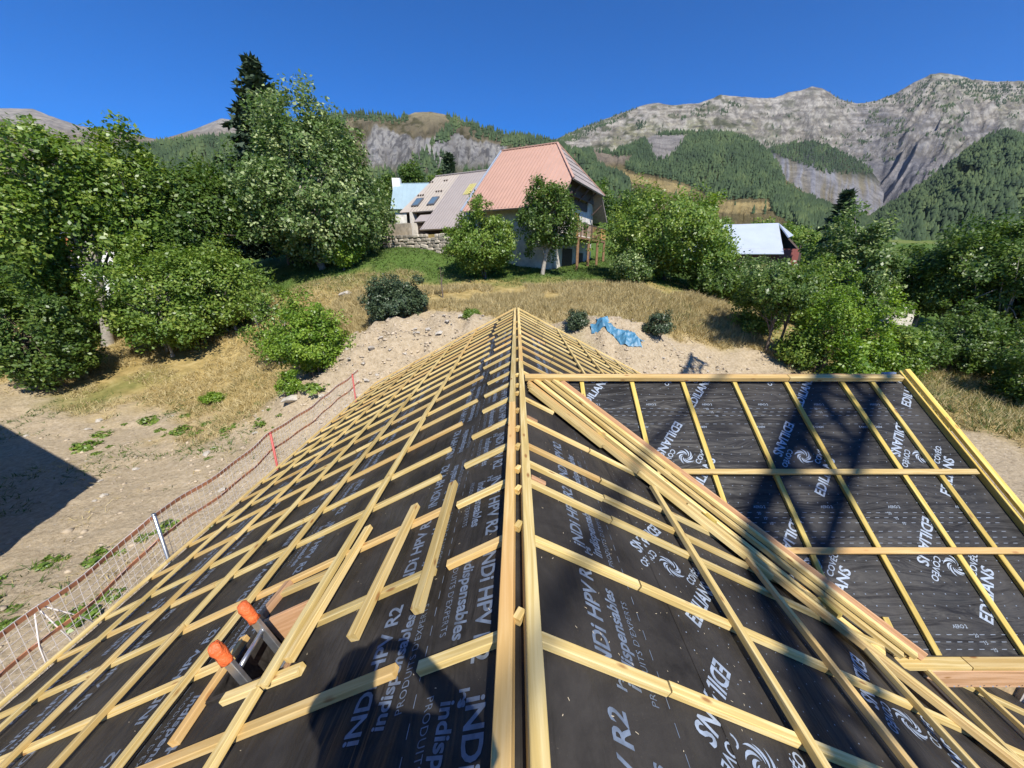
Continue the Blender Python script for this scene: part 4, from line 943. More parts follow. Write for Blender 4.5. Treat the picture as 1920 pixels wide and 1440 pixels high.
T_('hazel_shrub', 'dark rounded shrub drooping over the edge of the dry grass', 'shrub', 110, 21.5, 545, 120, 'leaf_dark', 8, trunk=.0, cl=150, per=60, size=.15, crad=.5, stems=4)
T_('hazel_tree', 'wide spreading hazel with low canopy in front of the ashes', 'tree', 305, 24.5, 432, 230, 'leaf', 9, trunk=.0, cl=330, per=58, size=.17, crad=.6, stems=3, bark='bark_pale')
T_('hazel_tree', 'hazel with a leaning bare stem above the dry bank', 'tree', 410, 26, 430, 210, 'leaf', 10, trunk=.0, cl=260, per=58, size=.17, crad=.6, stems=3, bark='bark_pale')
T_('hazel_tree', 'hazel tree in front of white walled house', 'tree', 120, 26, 492, 150, 'leaf', 11, trunk=.0, cl=150, per=50, size=.19, crad=.65, stems=3)
T_('young_tree', 'small light green sapling standing in the mown meadow', 'tree', 640, 31, 400, 80, 'leaf_bright', 12, trunk=.03, cl=80, per=60, size=.17, crad=.5, stems=2)
T_('elm_shrub', 'thin brownish shrub beside the bright rounded bush', 'shrub', 510, 20.5, 500, 130, 'leaf', 13, trunk=.0, cl=90, per=48, size=.12, crad=.45, stems=4, bark='bark_pale')
T_('dogwood_bush', 'bright green rounded bush beside the spoil heap', 'shrub', 582, 17.3, 540, 165, 'leaf_bright', 14, trunk=.0, cl=230, per=70, size=.105, crad=.36, stems=5)
T_('dogwood_bush', 'small bright bush in front of the spoil heap', 'shrub', 535, 15.6, 682, 60, 'leaf_bright', 15, trunk=.0, cl=30, per=60, size=.08, crad=.22, stems=3)
T_('broom_bush', 'dark grey green broom bush on top of the dug bank', 'shrub', 742, 20.6, 506, 138, 'broom', 16, trunk=.0, cl=260, per=90, size=.10, crad=.32, stems=6, up=.6, lumps=.3)
T_('herb_clump', 'low rounded clump of bright herbs alone on the dry ground', 'plant', 400, 18.2, 735, 56, 'leaf_bright', 17, trunk=.0, cl=46, per=70, size=.06, crad=.16, stems=4, tr=.02)
# meadow trees
T_('apple_tree', 'dense dark green apple tree before the pink roof', 'tree', 905, 29.5, 366, 150, 'leaf', 18, trunk=.02, cl=300, per=66, size=.14, crad=.5, stems=2, lumps=.3)
T_('apple_tree', 'open apple tree with leaning trunk before the half hipped gable', 'tree', 1018, 30, 314, 140, 'leaf_dark', 19, trunk=.12, cl=240, per=56, size=.15, crad=.5, lumps=.45, bark='bark_pale', lean=(.9, 0))
T_('walnut_tree', 'large round walnut tree beside the balcony', 'tree', 1258, 31, 338, 255, 'leaf', 20, trunk=.02, cl=560, per=62, size=.18, crad=.68, lumps=.3)
T_('apple_bush', 'low light leaved bush below the balcony in front of the walnut', 'shrub', 1190, 28.3, 462, 90, 'leaf_pale', 21, trunk=.02, cl=90, per=60, size=.14, crad=.45, stems=2)
T_('elder_shrub', 'greyish shrub in front of the metal roofed barn', 'shrub', 1415, 29, 462, 130, 'leaf_pale', 22, trunk=.0, cl=170, per=52, size=.15, crad=.5, stems=4, lumps=.5)
T_('elder_shrub', 'dark shrub spreading under the walnut edge', 'shrub', 1345, 28, 470, 120, 'leaf_dark', 23, trunk=.0, cl=140, per=60, size=.15, crad=.5, stems=4)
T_('maple_sapling', 'slender maple sapling with bare lower stems on the dug bank', 'tree', 1455, 20.5, 478, 160, 'leaf_dark', 24, trunk=.33, cl=150, per=50, size=.14, crad=.42, stems=2, lumps=.5)
T_('ash_sapling', 'bright feathery ash sapling behind the dormer ridge', 'tree', 1560, 19, 525, 135, 'leaf_bright', 25, trunk=.08, cl=170, per=56, size=.11, crad=.4, stems=4, lumps=.5)
T_('ash_sapling', 'bright feathery sapling beside the dormer corner', 'tree', 1640, 18, 545, 110, 'leaf_bright', 26, trunk=.06, cl=150, per=56, size=.11, crad=.38, stems=4, lumps=.5)
T_('rowan_tree', 'rowan sapling with thin twigs between walnut and whitebeam', 'tree', 1530, 26, 468, 150, 'leaf', 27, trunk=.05, cl=180, per=54, size=.14, crad=.5, stems=3)
T_('whitebeam_tree', 'silver leaved whitebeam beside the metal roofed barn', 'tree', 1605, 29, 382, 175, 'leaf_pale', 28, trunk=.05, cl=280, per=58, size=.22, crad=.66, lumps=.45, bark='bark_pale')
b0 = spot(1545, 44); spruce('spruce_tree', 'dark spruce behind the silver whitebeam near the barn', b0, at(1560, 352, 44).z - b0.z, 6.5, 29, size=.5)
gR = 'dark trees of the wood beyond the dormer'
for i, (px, Y, yt, wp) in enumerate(((1740, 30, 440, 170), (1830, 27, 398, 210), (1925, 25, 425, 200), (1790, 34, 425, 160), (1880, 34, 400, 180), (2010, 24, 400, 230))):
    T_('alder_tree', ('alder tree with slim trunk between whitebeam and the wood', 'tall alder whose crown meets the near wooded slope', 'dark alder over the dry bank beyond the dormer corner', 'alder standing behind the first row of the wood', 'tall alder at the back of the wood', 'broad alder closing the wood')[i], 'tree', px, Y, yt, wp, 'leaf_dark', 60 + i, trunk=.12, cl=280, per=56, size=.18, crad=.66, lumps=.5, bark='bark_pale', group=gR)
for i, (px, Y, yt, wp) in enumerate(((1720, 20, 600, 110), (1800, 21, 560, 150), (1890, 20, 580, 150), (1960, 17, 620, 160))):
    T_('bramble_shrub', ('low shrub behind the dormer corner, beside the feathery sapling', 'leafy bramble shrub under the alders', 'dark bramble shrub at the edge of the dry bank', 'bramble thicket beyond the verge board')[i], 'shrub', px, Y, yt, wp, 'leaf_dark', 70 + i, trunk=.0, cl=130, per=55, size=.13, crad=.45, stems=5, lumps=.5)
for i, (px, Y, yt, wp, lb) in enumerate(((1080, 18.6, 573, 52, 'small dark juniper shrub beside the blue tarp'), (1236, 18.3, 578, 62, 'rounded thorn shrub on the dug bank beyond the blue tarp'), (884, 19.6, 584, 40, 'little green shrub in the tall dry grass above the heap'))):
    T_('thorn_shrub', lb, 'shrub', px, Y, yt, wp, 'broom' if i < 2 else 'leaf', 80 + i, trunk=.0, cl=70, per=70, size=.07, crad=.22, stems=4, up=.5)
for i, (px, Y, yt, wp, lb) in enumerate(((1425, 22.5, 555, 105, 'leafy hazel shrub under the walnut on the dug bank'), (1500, 19.5, 600, 95, 'low shrub around the stems of the maple sapling'), (1590, 16.8, 625, 90, 'low bright shrub in front of the feathery saplings'), (1690, 18.6, 585, 90, 'shrub filling the gap between feathery sapling and alders'))):
    T_('hedge_shrub', lb, 'shrub', px, Y, yt, wp, 'leaf' if i != 2 else 'leaf_bright', 130 + i, trunk=.0, cl=95, per=50, size=.13, crad=.42, stems=5, lumps=.5)
T_('dry_sapling', 'thin bare crooked sapling standing in the tall dry grass', 'tree', 829, 24, 500, 22, 'leaf_dark', 85, trunk=.8, cl=5, per=12, size=.08, crad=.15, tr=.05)
# trees behind the houses
for i, (px, Y, yt, wp) in enumerate(((730, 62, 318, 60), (775, 66, 300, 60), (820, 70, 312, 60), (690, 58, 325, 90), (885, 75, 318, 70), (1120, 62, 330, 80), (1180, 70, 345, 80))):
    T_('garden_tree', 'broadleaf tree growing behind the roofs of the farm', 'tree', px, Y, yt, wp, 'leaf_dark', 90 + i, trunk=.1, cl=120, per=48, size=.34, crad=1.0, group='trees behind the farm roofs')
b0 = spot(848, 70); spruce('spruce_tree', 'small dark spruce rising behind the grey barn roof', b0, at(848, 284, 70).z - b0.z, 5.5, 99, size=.6)
for i, (px, Y, yt, wp) in enumerate(((1420, 70, 408, 70), (1480, 75, 415, 80), (1350, 80, 405, 80), (1500, 62, 425, 80))):
    T_('field_tree', 'broadleaf tree at the edge of the golden field behind the metal roofed barn', 'tree', px, Y, yt, wp, 'leaf', 110 + i, trunk=.1, cl=110, per=45, size=.32, crad=.95, group='trees behind the metal roofed barn')

# grass: dry stems and green blades, thick on the banks
def grass(name, label, n, xr, yr, hgt, maskf, colmat, seed, wide=.022, spread=.35):
    rg = np.random.default_rng(seed); x = rg.uniform(*xr, n); y = rg.uniform(*yr, n); k = maskf(x, y, rg); x, y = x[k], y[k]; n = len(x)
    z = ground_z(x, y) - .03; h = hgt * rg.uniform(.5, 1.3, n); a = rg.uniform(0, 6.28, n); ln = rg.normal(0, spread, (n, 2)) * h[:, None]
    B = 3; x3 = np.repeat(x, B) + rg.normal(0, .06, n * B); y3 = np.repeat(y, B) + rg.normal(0, .06, n * B); z3 = np.repeat(z, B); h3 = np.repeat(h, B) * rg.uniform(.6, 1.1, n * B)
    a3 = rg.uniform(0, 6.28, n * B); lx = np.repeat(ln[:, 0], B) + rg.normal(0, .12, n * B); ly = np.repeat(ln[:, 1], B) + rg.normal(0, .12, n * B)
    wv = wide * rg.uniform(.6, 1.4, n * B); V = np.stack([np.stack([x3 - np.cos(a3) * wv, y3 - np.sin(a3) * wv, z3], 1), np.stack([x3 + np.cos(a3) * wv, y3 + np.sin(a3) * wv, z3], 1), np.stack([x3 + lx, y3 + ly, z3 + h3], 1)], 1).reshape(-1, 3)
    tint = np.repeat(np.repeat(rg.uniform(0, 1, n), B) * .6 + rg.uniform(0, .4, n * B), 3)
    tag(link(name, npmesh(name, V, np.arange(len(V)).reshape(-1, 3), {'tint': tint}), None, M[colmat]), label, 'grass', kind='stuff')
M['straw'] = leafmat('straw', (.30, .24, .105), (.48, .39, .19), (.64, .55, .31), .3, .7)
M['blade'] = leafmat('green_blades', (.05, .095, .015), (.09, .145, .03), (.2, .22, .06), .3, .6)
def nearmask(t):
    def f(x, y, rg):
        d = dirtmask(x, y); g = fbm(x * .25, y * .25, 3, 14); return (rg.uniform(0, 1, len(x)) < np.clip(1 - 1.3 * d, 0, 1)) & (g > t)
    return f
grass('dry_grass', 'tall straw coloured grass covering the bank above the dug earth', 42000, (-12, 14), (19, 27), .34, nearmask(.3), 'straw', 1, .022)
grass('dry_grass_left', 'short dry yellow grass on the ground below the wood', 30000, (-34, -7), (13.5, 30), .26, nearmask(.28), 'straw', 2, .02, .6)
grass('meadow_grass', 'green meadow grass around the apple trees', 26000, (-20, 22), (26, 44), .17, lambda x, y, rg: rg.uniform(0, 1, len(x)) < sstep(26, 30, y), 'blade', 3, .03)
grass('bank_grass', 'mixed green grass on the bank under the saplings', 16000, (9, 32), (9, 30), .32, nearmask(.42), 'blade', 4, .02)
grass('bank_straw', 'dry brown grass under the saplings beyond the dormer', 18000, (8, 32), (9, 28), .4, nearmask(.36), 'straw', 5, .02, .6)
grass('left_green_grass', 'patches of green weeds in the dry ground by the guard net', 9000, (-24, -6.5), (5, 20), .15, lambda x, y, rg: rg.uniform(0, 1, len(x)) < sstep(.47, .66, fbm(x * .45, y * .45, 4, 71)) * .8, 'blade', 6, .02, .7)
grass('sparse_straw', 'sparse dry stalks dotted over the bare earth', 5000, (-26, -6.5), (6, 16), .14, lambda x, y, rg: rg.uniform(0, 1, len(x)) < sstep(.4, .6, fbm(x * .4, y * .4, 4, 88)) * .7, 'straw', 7, .014, .8)
# weeds on the bare ground: small leafy rosettes
gp = 'weeds dotted over the bare earth beside the house'
rg = np.random.default_rng(5); V0, F0, t0 = leaves(rg.normal(0, .12, (14, 3)) * np.array((1, 1, .25)) + np.array((0, 0, .07)), np.full(14, .09), 16, .05, rg, .5); wm = npmesh('weed_leaves', V0, F0, {'tint': t0}); wm.materials.append(M['leaf'])
k = 0
while k < 85:
    x, y = rg.uniform(-22, -7.5), rg.uniform(5, 17)
    if fbm(np.array([x * .3]), np.array([y * .3]), 3, 72)[0] < .40: continue
    o = link('weed', wm); o.location = (x, y, gz1(x, y) - .01); s_ = rg.gamma(2., .3) + .25; o.scale = (s_, s_, s_ * .8); o.rotation_euler = (0, 0, rg.uniform(0, 6.28)); tag(o, 'small green weed growing in the bare earth beside the house', 'weed', gp); k += 1
# stones lying on the earth
sv = [Vector(v) for v in ((1, 0, 0), (-1, 0, 0), (0, 1, 0), (0, -1, 0), (0, 0, 1), (0, 0, -1), (.6, .6, .5), (-.6, .6, .4), (.6, -.6, .45), (-.6, -.6, .55))]
bm = bmesh.new(); [bm.verts.new(v) for v in sv]; bmesh.ops.convex_hull(bm, input=bm.verts); sm_ = bpy.data.meshes.new('stone'); bm.to_mesh(sm_); bm.free(); M['stone'] = plain('limestone', (.42, .38, .32), .95, 0, .25, 3, .6, 14); sm_.materials.append(M['stone'])
for k in range(150):
    if k < 95: x, y = rg.uniform(-11, 2), rg.uniform(14.5, 19.5)
    elif k < 125: x, y = rg.uniform(3, 12), rg.uniform(14.5, 20)
    else: x, y = rg.uniform(-22, -8), rg.uniform(6, 18)
    if dirtmask(np.array([x]), np.array([y]))[0] < .4: continue
    o = link('stone', sm_); s_ = rg.uniform(.05, .17); o.location = (x, y, gz1(x, y)); o.scale = (s_ * rg.uniform(.8, 1.5), s_, s_ * rg.uniform(.5, .8)); o.rotation_euler = (rg.uniform(-.3, .3), rg.uniform(-.3, .3), rg.uniform(0, 6.28))
    tag(o, 'pale limestone lump lying on the dug earth', 'stone', 'stones on the dug earth')

# clods of loose earth on the heap and the dug bank
rg = np.random.default_rng(31); bmc = bmesh.new(); bmesh.ops.create_icosphere(bmc, subdivisions=1, radius=1.); cv = np.array([v.co[:] for v in bmc.verts]); cf_ = np.array([[v.index for v in f.verts] for f in bmc.faces]); bmc.free()
x = np.concatenate([rg.normal(-6, 3.2, 2200), rg.normal(7.5, 3.2, 1800), rg.uniform(-24, -6.5, 900)]); y = np.concatenate([rg.normal(17, 1.7, 2200), rg.normal(17.8, 1.7, 1800), rg.uniform(5, 16, 900)]); k = (y > 14.2) | (x < -6); k &= dirtmask(x, y) > .45; x, y = x[k], y[k]; n = len(x); sz = rg.gamma(1.5, .02, n).clip(.012, .13)
V = cv[None] * (1 + rg.uniform(-.35, .35, (n, len(cv), 1))) * sz[:, None, None] * rg.uniform(.6, 1.4, (n, 1, 3)) * np.array((1, 1, .6)) + np.stack([x, y, ground_z(x, y)], 1)[:, None]
tag(link('earth_clods', npmesh('earth_clods', V.reshape(-1, 3), (cf_[None] + (np.arange(n) * len(cv))[:, None, None]).reshape(-1, 3)), None, plain('clod', (.42, .345, .25), .95, 0, .3, 1.5)), 'loose clods and rubble strewn over the dug earth', 'rubble', kind='stuff')
# ---------------------------------------------------------------- the farm behind the meadow
M['pink_roof'] = plain('pink_sheet_roof', (.47, .285, .215), .55, 0, .06, 1.2); M['mauve_roof'] = plain('mauve_sheet_roof', (.36, .315, .295), .5, 0, .06, 1.5)
M['beige_roof'] = plain('beige_sheet_roof', (.45, .395, .335), .55, 0, .06, 1.5); M['old_roof'] = plain('weathered_shingle', (.30, .255, .235), .85, 0, .22, 4, .4, 12)
M['render'] = plain('lime_render', (.60, .56, .50), .95, 0, .22, 2.2, .9, 9); M['dark_wood'] = plain('dark_boards', (.07, .05, .04), .85, 0, .3, 6)
M['brown_wood'] = plain('brown_boards', (.22, .125, .065), .8, 0, .3, 8); M['shutter'] = plain('varnished_door', (.50, .27, .09), .6, 0, .15, 6)
M['glass'] = plain('roof_glass', (.10, .16, .22), .08, 0, .05, 3, spec=.9); M['frame'] = plain('grey_frame', (.10, .10, .11), .5)
M['metal_roof'] = plain('zinc_roof', (.42, .47, .54), .5, .1, .05, .8); M['blue_roof'] = plain('pale_blue_roof', (.30, .40, .44), .5, .1, .08, 1.); M['white_wall'] = plain('white_wall', (.78, .76, .72), .9, 0, .08, 2)
M['tile'] = plain('orange_tiles', (.52, .19, .07), .8, 0, .25, 5); M['yellow'] = plain('yellow_sheet', (.55, .5, .12), .5); M['wallstone'] = plain('wall_stone', (.40, .35, .28), .95, 0, .3, 3, .7, 14); 
_nt = M['wallstone'].node_tree; _b = _nt.nodes['Principled BSDF']; _lk = _b.inputs['Base Color'].links[0]; _src = _lk.from_socket; _oi = N(_nt, 'ShaderNodeObjectInfo'); _mr = N(_nt, 'ShaderNodeMapRange'); _mr.inputs['To Min'].default_value = .55; _mr.inputs['To Max'].default_value = 1.35
_hs = N(_nt, 'ShaderNodeHueSaturation'); _nt.links.new(_oi.outputs['Random'], _mr.inputs[0]); _nt.links.new(_mr.outputs[0], _hs.inputs['Value']); _nt.links.new(_src, _hs.inputs['Color']); _nt.links.new(_hs.outputs[0], _b.inputs['Base Color'])
M['red_wall'] = plain('red_boards', (.22, .06, .05), .7)
AX = Vector((-.8915, .452, 0)); NX2 = Vector((-.452, -.8915, 0)); R0 = Vector((3.55, 38.0, 0))
def LP(s, m_, z): return R0 + AX * s + NX2 * m_ + Vector((0, 0, z))
def poly(name, pts, mt, parent, thick=.12, dirv=None):
    pts = [Vector(p) for p in pts]; n = (pts[1] - pts[0]).cross(pts[2] - pts[0]).normalized(); d = Vector(dirv) if dirv else (n if n.z < 0 else -n)
    k = len(pts); V = pts + [p + d * thick for p in pts]
    Fc = [tuple(range(k)), tuple(range(2 * k - 1, k - 1, -1))] + [(i, k + i, k + (i + 1) % k, (i + 1) % k) for i in range(k)]
    return under(link(name, mesh(name, V, Fc), None, mt), parent)
def ribs(pl, pr, dl, n, mt, parent, name='roof_rib', r=.03):
    """standing seams from the ridge line pl-pr down by the vector dl (one mesh each)"""
    pl, pr, dl = Vector(pl), Vector(pr), Vector(dl); nm = (pr - pl).cross(dl).normalized(); nm = nm if nm.z > 0 else -nm
    for i in range(n):
        p = pl + (pr - pl) * ((i + .5) / n); under(timber(name, p, p + dl, .06, .022, nm, mt, None), parent)
K = .84
farm = tag(empty('farmhouse', LP(1.5, 0, gz1(2, 37))), 'old stone farmhouse with steep pink sheet roof and half hipped gable', 'house')
zr, ze, me_ = 9.9, 4.0, 7.0; sE = 5.5; sW = -3.0; zh = 6.25; mh = (zr - zh) / K
# slopes: the one towards the meadow in pink sheet
pk = poly('roof_slope', [LP(0, 0, zr), LP(sE, 0, zr), LP(sE, me_, ze), LP(sW, me_, ze), LP(sW, mh, zh)], M['pink_roof'], farm)
poly('roof_slope', [LP(0, 0, zr), LP(sW, -mh, zh), LP(sW, -me_, ze), LP(sE, -me_, ze), LP(sE, 0, zr)], M['old_roof'], farm)
hip = poly('half_hip', [LP(0, 0, zr + .02), LP(sW - .25, mh + .2, zh - .15), LP(sW - .25, -mh - .2, zh - .15)], M['old_roof'], farm)
for i in range(6):
    t = (i + 1) / 7; a = LP(0, 0, zr + .02).lerp(LP(sW - .25, mh + .2, zh - .15), t); b3 = LP(0, 0, zr + .02).lerp(LP(sW - .25, -mh - .2, zh - .15), t); under(timber('hip_batten', a, b3, .06, .04, (.6, -.3, 1), M['old_roof'], None), hip)
ribs(LP(sE - .05, .05, zr - .0), LP(0, .05, zr - .0), NX2 * (me_ - .1) + Vector((0, 0, -K * (me_ - .1))), 17, M['pink_roof'], pk)
for i in range(7):
    s_ = -.2 - i * .4; mt0 = (zr - (zr + (zh - zr) * (s_ / sW))) / K; under(timber('roof_rib', LP(s_, mt0 + .1, zr - K * (mt0 + .1)), LP(s_, me_ - .05, ze + .04), .07, .035, (-.3, -.5, 1), M['pink_roof'], None), pk)
under(timber('verge_trim', LP(0, 0, zr), LP(sW - .2, mh + .2, zh - .1), .16, .09, (-.2, -.4, 1), M['pink_roof'], None), farm)
under(timber('verge_trim', LP(0, 0, zr), LP(sW - .2, -mh - .2, zh - .1), .16, .09, (.6, -.2, 1), M['pink_roof'], None), farm)
under(timber('ridge_cap', LP(-.1, 0, zr - .02), LP(sE, 0, zr - .02), .3, .08, (0, 0, 1), M['pink_roof'], None), farm)
under(timber('verge_trim', LP(sE, 0, zr), LP(sE, me_, ze), .14, .1, (-.2, -.4, 1), M['print_w'], None), farm)
zb = -.9; mw = 5.4
gab = [LP(-1.9, mw, zb), LP(-1.9, -mw, zb), LP(-1.9, -mw, zr - K * mw - .15), LP(-1.9, -3.3, zr - K * 3.3 - .8), LP(-1.9, 3.3, zr - K * 3.3 - .8), LP(-1.9, mw, zr - K * mw - .15)]
gw = poly('gable_wall', gab, M['render'], farm, .5, AX)
poly('boarded_gable', [LP(-2.4, 3.9, 5.3), LP(-2.4, -3.9, 5.3), LP(-2.4, -3.1, 6.6), LP(-2.4, 3.1, 6.6)], M['dark_wood'], farm, .08, AX)
poly('side_wall', [LP(-1.9, mw - .2, zb), LP(-1.9, mw - .2, zr - K * mw), LP(sE - .3, mw - .2, zr - K * mw), LP(sE - .3, mw - .2, zb)], M['render'], farm, .4, -NX2)
poly('rear_wall', [LP(-1.9, -mw + .2, zb), LP(sE - .3, -mw + .2, zb), LP(sE - .3, -mw + .2, zr - K * mw), LP(-1.9, -mw + .2, zr - K * mw)], M['render'], farm, .4, NX2)
poly('end_wall', [LP(sE - .3, mw, zb), LP(sE - .3, mw, zr - K * mw - .1), LP(sE - .3, 0, zr - .3), LP(sE - .3, -mw, zr - K * mw - .1), LP(sE - .3, -mw, zb)], M['render'], farm, .3, -AX)
def on_gable(name, m0, m1, z0, z1, mt, parent, d=.05): return poly(name, [LP(-1.95, m0, z0), LP(-1.95, m1, z0), LP(-1.95, m1, z1), LP(-1.95, m0, z1)], mt, parent, d, -AX)
dr = on_gable('balcony_door', .2, -.75, 2.15, 4.25, M['shutter'], farm); on_gable('door_panel', .1, -.25, 2.3, 4.1, M['shutter'], dr, .09); on_gable('door_panel', -.35, -.68, 2.3, 4.1, M['shutter'], dr, .09)
on_gable('upper_opening', 2.5, -3.2, 4.6, 5.3, M['dark_wood'], farm); on_gable('window', -2.6, -3.4, 2.6, 3.7, M['frame'], farm); on_gable('basement_opening', 3.0, .6, zb, 1.2, M['dark_wood'], farm, .03); on_gable('basement_opening', -1.2, -2.6, zb + .2, .9, M['dark_wood'], farm, .03)
for m_ in (-4.3, -2.2, 0., 2.2, 4.3): under(timber('eave_bracket', LP(-2.2, m_, 5.15 if abs(m_) < 3 else 4.4), LP(-3.1, m_, 6.0 if abs(m_) < 3 else 5.2), .14, .14, (0, 0, 1), M['dark_wood'], None), farm)
bal = poly('balcony_floor', [LP(-1.95, 4.6, 2.05), LP(-1.95, -4.8, 2.05), LP(-3.5, -4.8, 2.05), LP(-3.5, 4.6, 2.05)], M['brown_wood'], farm, .16)
for m_ in np.linspace(4.5, -4.7, 7):
    under(timber('balcony_post', LP(-3.42, m_, 2.06), LP(-3.42, m_, 3.2), .1, .1, (1, 0, 0), M['dark_wood'], None), bal)
for i in range(52):
    m_ = 4.45 - i * .175
    under(timber('baluster', LP(-3.42, m_, 2.15), LP(-3.42, m_, 3.08), .035, .035, (1, 0, 0), M['brown_wood'], None), bal)
under(timber('handrail', LP(-3.42, 4.6, 3.1), LP(-3.42, -4.8, 3.1), .1, .07, (0, 0, 1), M['dark_wood'], None), bal)
poly('balcony_panel', [LP(-3.5, -1.0, 2.15), LP(-3.5, -2.6, 2.15), LP(-3.5, -2.6, 3.05), LP(-3.5, -1.0, 3.05)], M['brown_wood'], farm, .04, -AX); poly('balcony_panel', [LP(-3.5, -3., 2.15), LP(-3.5, -4.7, 2.15), LP(-3.5, -4.7, 3.05), LP(-3.5, -3., 3.05)], M['shutter'], farm, .04, -AX)
for m_ in (3.6, .6, -2.2, -4.6): under(timber('balcony_strut', LP(-3.35, m_, zb), LP(-3.35, m_, 1.9), .2, .2, (1, 0, 0), M['brown_wood'], None), farm)

barn = tag(empty('barn', LP(9, 0, gz1(-6, 42))), 'long barn with beige and mauve sheet roof, two skylights, joined to the farmhouse', 'barn')
zr2 = 8.45; s0, s1, s2 = sE + .02, 10.2, 13.2; mE = 6.7; mB = 4.55
mv = poly('roof_slope', [LP(s0, 0, zr2), LP(s1, 0, zr2), LP(s1, mE, zr2 - K * mE), LP(s0, mE, zr2 - K * mE)], M['mauve_roof'], barn)
bg_ = poly('roof_slope', [LP(s1 + .01, 0, zr2), LP(s2, 0, zr2), LP(s2 + 1.2, mB, zr2 - K * mB), LP(s1 + .01, mB, zr2 - K * mB)], M['beige_roof'], barn)
poly('roof_slope', [LP(s0, 0, zr2), LP(s0, -mE, zr2 - K * mE), LP(s2, -mE, zr2 - K * mE), LP(s2, 0, zr2)], M['mauve_roof'], barn)
ribs(LP(s0, .05, zr2), LP(s1, .05, zr2), NX2 * (mE - .1) + Vector((0, 0, -K * (mE - .1))), 15, M['mauve_roof'], mv)
ribs(LP(s1, .05, zr2), LP(s2, .05, zr2), NX2 * (mB - .1) + Vector((0, 0, -K * (mB - .1))), 8, M['beige_roof'], bg_, r=.02)
under(timber('ridge_cap', LP(s0, 0, zr2 - .02), LP(s2, 0, zr2 - .02), .3, .08, (0, 0, 1), M['mauve_roof'], None), barn)
nsl = Vector((NX2.x * K, NX2.y * K, 1)).normalized()
def on_slope(name, s_, m_, w_, h_, mt, parent, th=.05, up=.03):
    a = LP(s_, m_, zr2 - K * m_) + nsl * up; dn = (NX2 + Vector((0, 0, -K))).normalized(); return under(timber(name, a, a + dn * h_, w_, th, nsl, mt, None), parent)
for s_ in (11.0, 12.9):
    sk = on_slope('skylight', s_, 3.0, .85, 1.25, M['frame'], barn, .1); on_slope('pane', s_, 3.09, .62, 1.0, M['glass'], sk, .02, .125)
for s_, m_ in ((11.2, .8), (11.5, .8), (13., .8), (13.3, .8), (10.9, 2.2), (11.2, 2.2), (11.5, 2.2), (12.9, 2.5), (13.2, 2.5), (13.5, 2.5)): on_slope('roof_vent', s_, m_, .13, .16, M['dark_wood'], barn, .09)
for i in range(4): on_slope('light_strip', 7.3 + i * .2, 1.7, .09, 1.7, M['yellow'], barn, .04, .03)
poly('long_wall', [LP(s0, mE - 1.1, zb), LP(s0, mE - 1.1, 3.4), LP(s1, mE - 1.1, 3.4), LP(s1, mE - 1.1, zb)], M['dark_wood'], barn, .3, -NX2)
poly('long_wall', [LP(s1, mB - .7, zb), LP(s1, mB - .7, 5.0), LP(s2 + .9, mB - .7, 5.0), LP(s2 + .9, mB - .7, zb)], M['dark_wood'], barn, .3, -NX2)
poly('stone_wall', [LP(s2 - .4, mB + .6, zb), LP(s2 - .4, mB + .6, 3.6), LP(s2 + 2.4, mB + .4, 3.6), LP(s2 + 2.4, mB + .4, zb)], M['wallstone'], barn, .4, -NX2)
poly('end_wall', [LP(s2 - .1, mB, zb), LP(s2 - .1, mB, 4.6), LP(s2 - .1, 0, zr2 - .2), LP(s2 - .1, -mE + .4, zr2 - K * mE + .2), LP(s2 - .1, -mE + .4, zb)], M['render'], barn, .3, -AX)
poly('porch_roof', [LP(s1 + .02, mB, 4.3), LP(s1 + 1.6, mB, 4.3), LP(s1 + 1.4, mB + 1.2, 3.6), LP(s1 + .02, mB + 1.2, 3.6)], M['mauve_roof'], barn)
# dry stone retaining wall: stones laid one by one
sw = tag(empty('retaining_wall', at(775, 462, 36.5)), 'dry stone retaining wall below the barn with dark drain holes', 'wall')
pA, pB = at(716, 460, 38.6), at(842, 462, 34.6); pA.z = gz1(pA.x, pA.y) - .3; pB.z = gz1(pB.x, pB.y) - .3; wl = (pB - pA).length; wdir = (pB - pA).normalized(); wn = Vector((wdir.y, -wdir.x, 0)).normalized()
zt1 = at(775, 441, 36.6).z; core = []
for i, (p, q) in enumerate(((pA, pB),)):
    poly('wall_core', [p - wn * .02, q - wn * .02, Vector((q.x, q.y, zt1 - .05)) - wn * .02, Vector((p.x, p.y, zt1 - .05)) - wn * .02], M['dark_wood'], sw, .5, -wn)
poly('wall_terrace', [Vector((pA.x, pA.y, zt1)), Vector((pB.x, pB.y, zt1)), LP(6, 5.4, zt1 + .1), LP(16, 5.0, zt1 + .1)], M['earth'], sw, .3)
rg = np.random.default_rng(9); z = pB.z
bmS = bmesh.new(); bmesh.ops.create_cube(bmS, size=1.); bmesh.ops.bevel(bmS, geom=bmS.edges[:], offset=.16, segments=1, affect='EDGES'); stm_ = bpy.data.meshes.new('wall_stone'); bmS.to_mesh(stm_); bmS.free(); stm_.materials.append(M['wallstone'])
ang = math.atan2(wdir.y, wdir.x); ns = 0
while z < zt1 - .05:
    hh = rg.uniform(.22, .36); s_ = rg.uniform(-.4, 0)
    while s_ < wl and ns < 290:
        l = rg.gamma(4., .13) + .15
        if rg.uniform() > .05:
            o = link('wall_stone', stm_); c = pA + wdir * (s_ + l / 2); o.location = (c.x + wn.x * .06, c.y + wn.y * .06, z + hh / 2 + rg.normal(0, .025)); o.scale = (l * .96, .3 + rg.uniform(0, .16), hh * rg.uniform(.8, 1.05)); o.rotation_euler = (rg.normal(0, .06), rg.normal(0, .09), ang + rg.normal(0, .05)); under(o, sw); ns += 1
        s_ += l
    z += hh
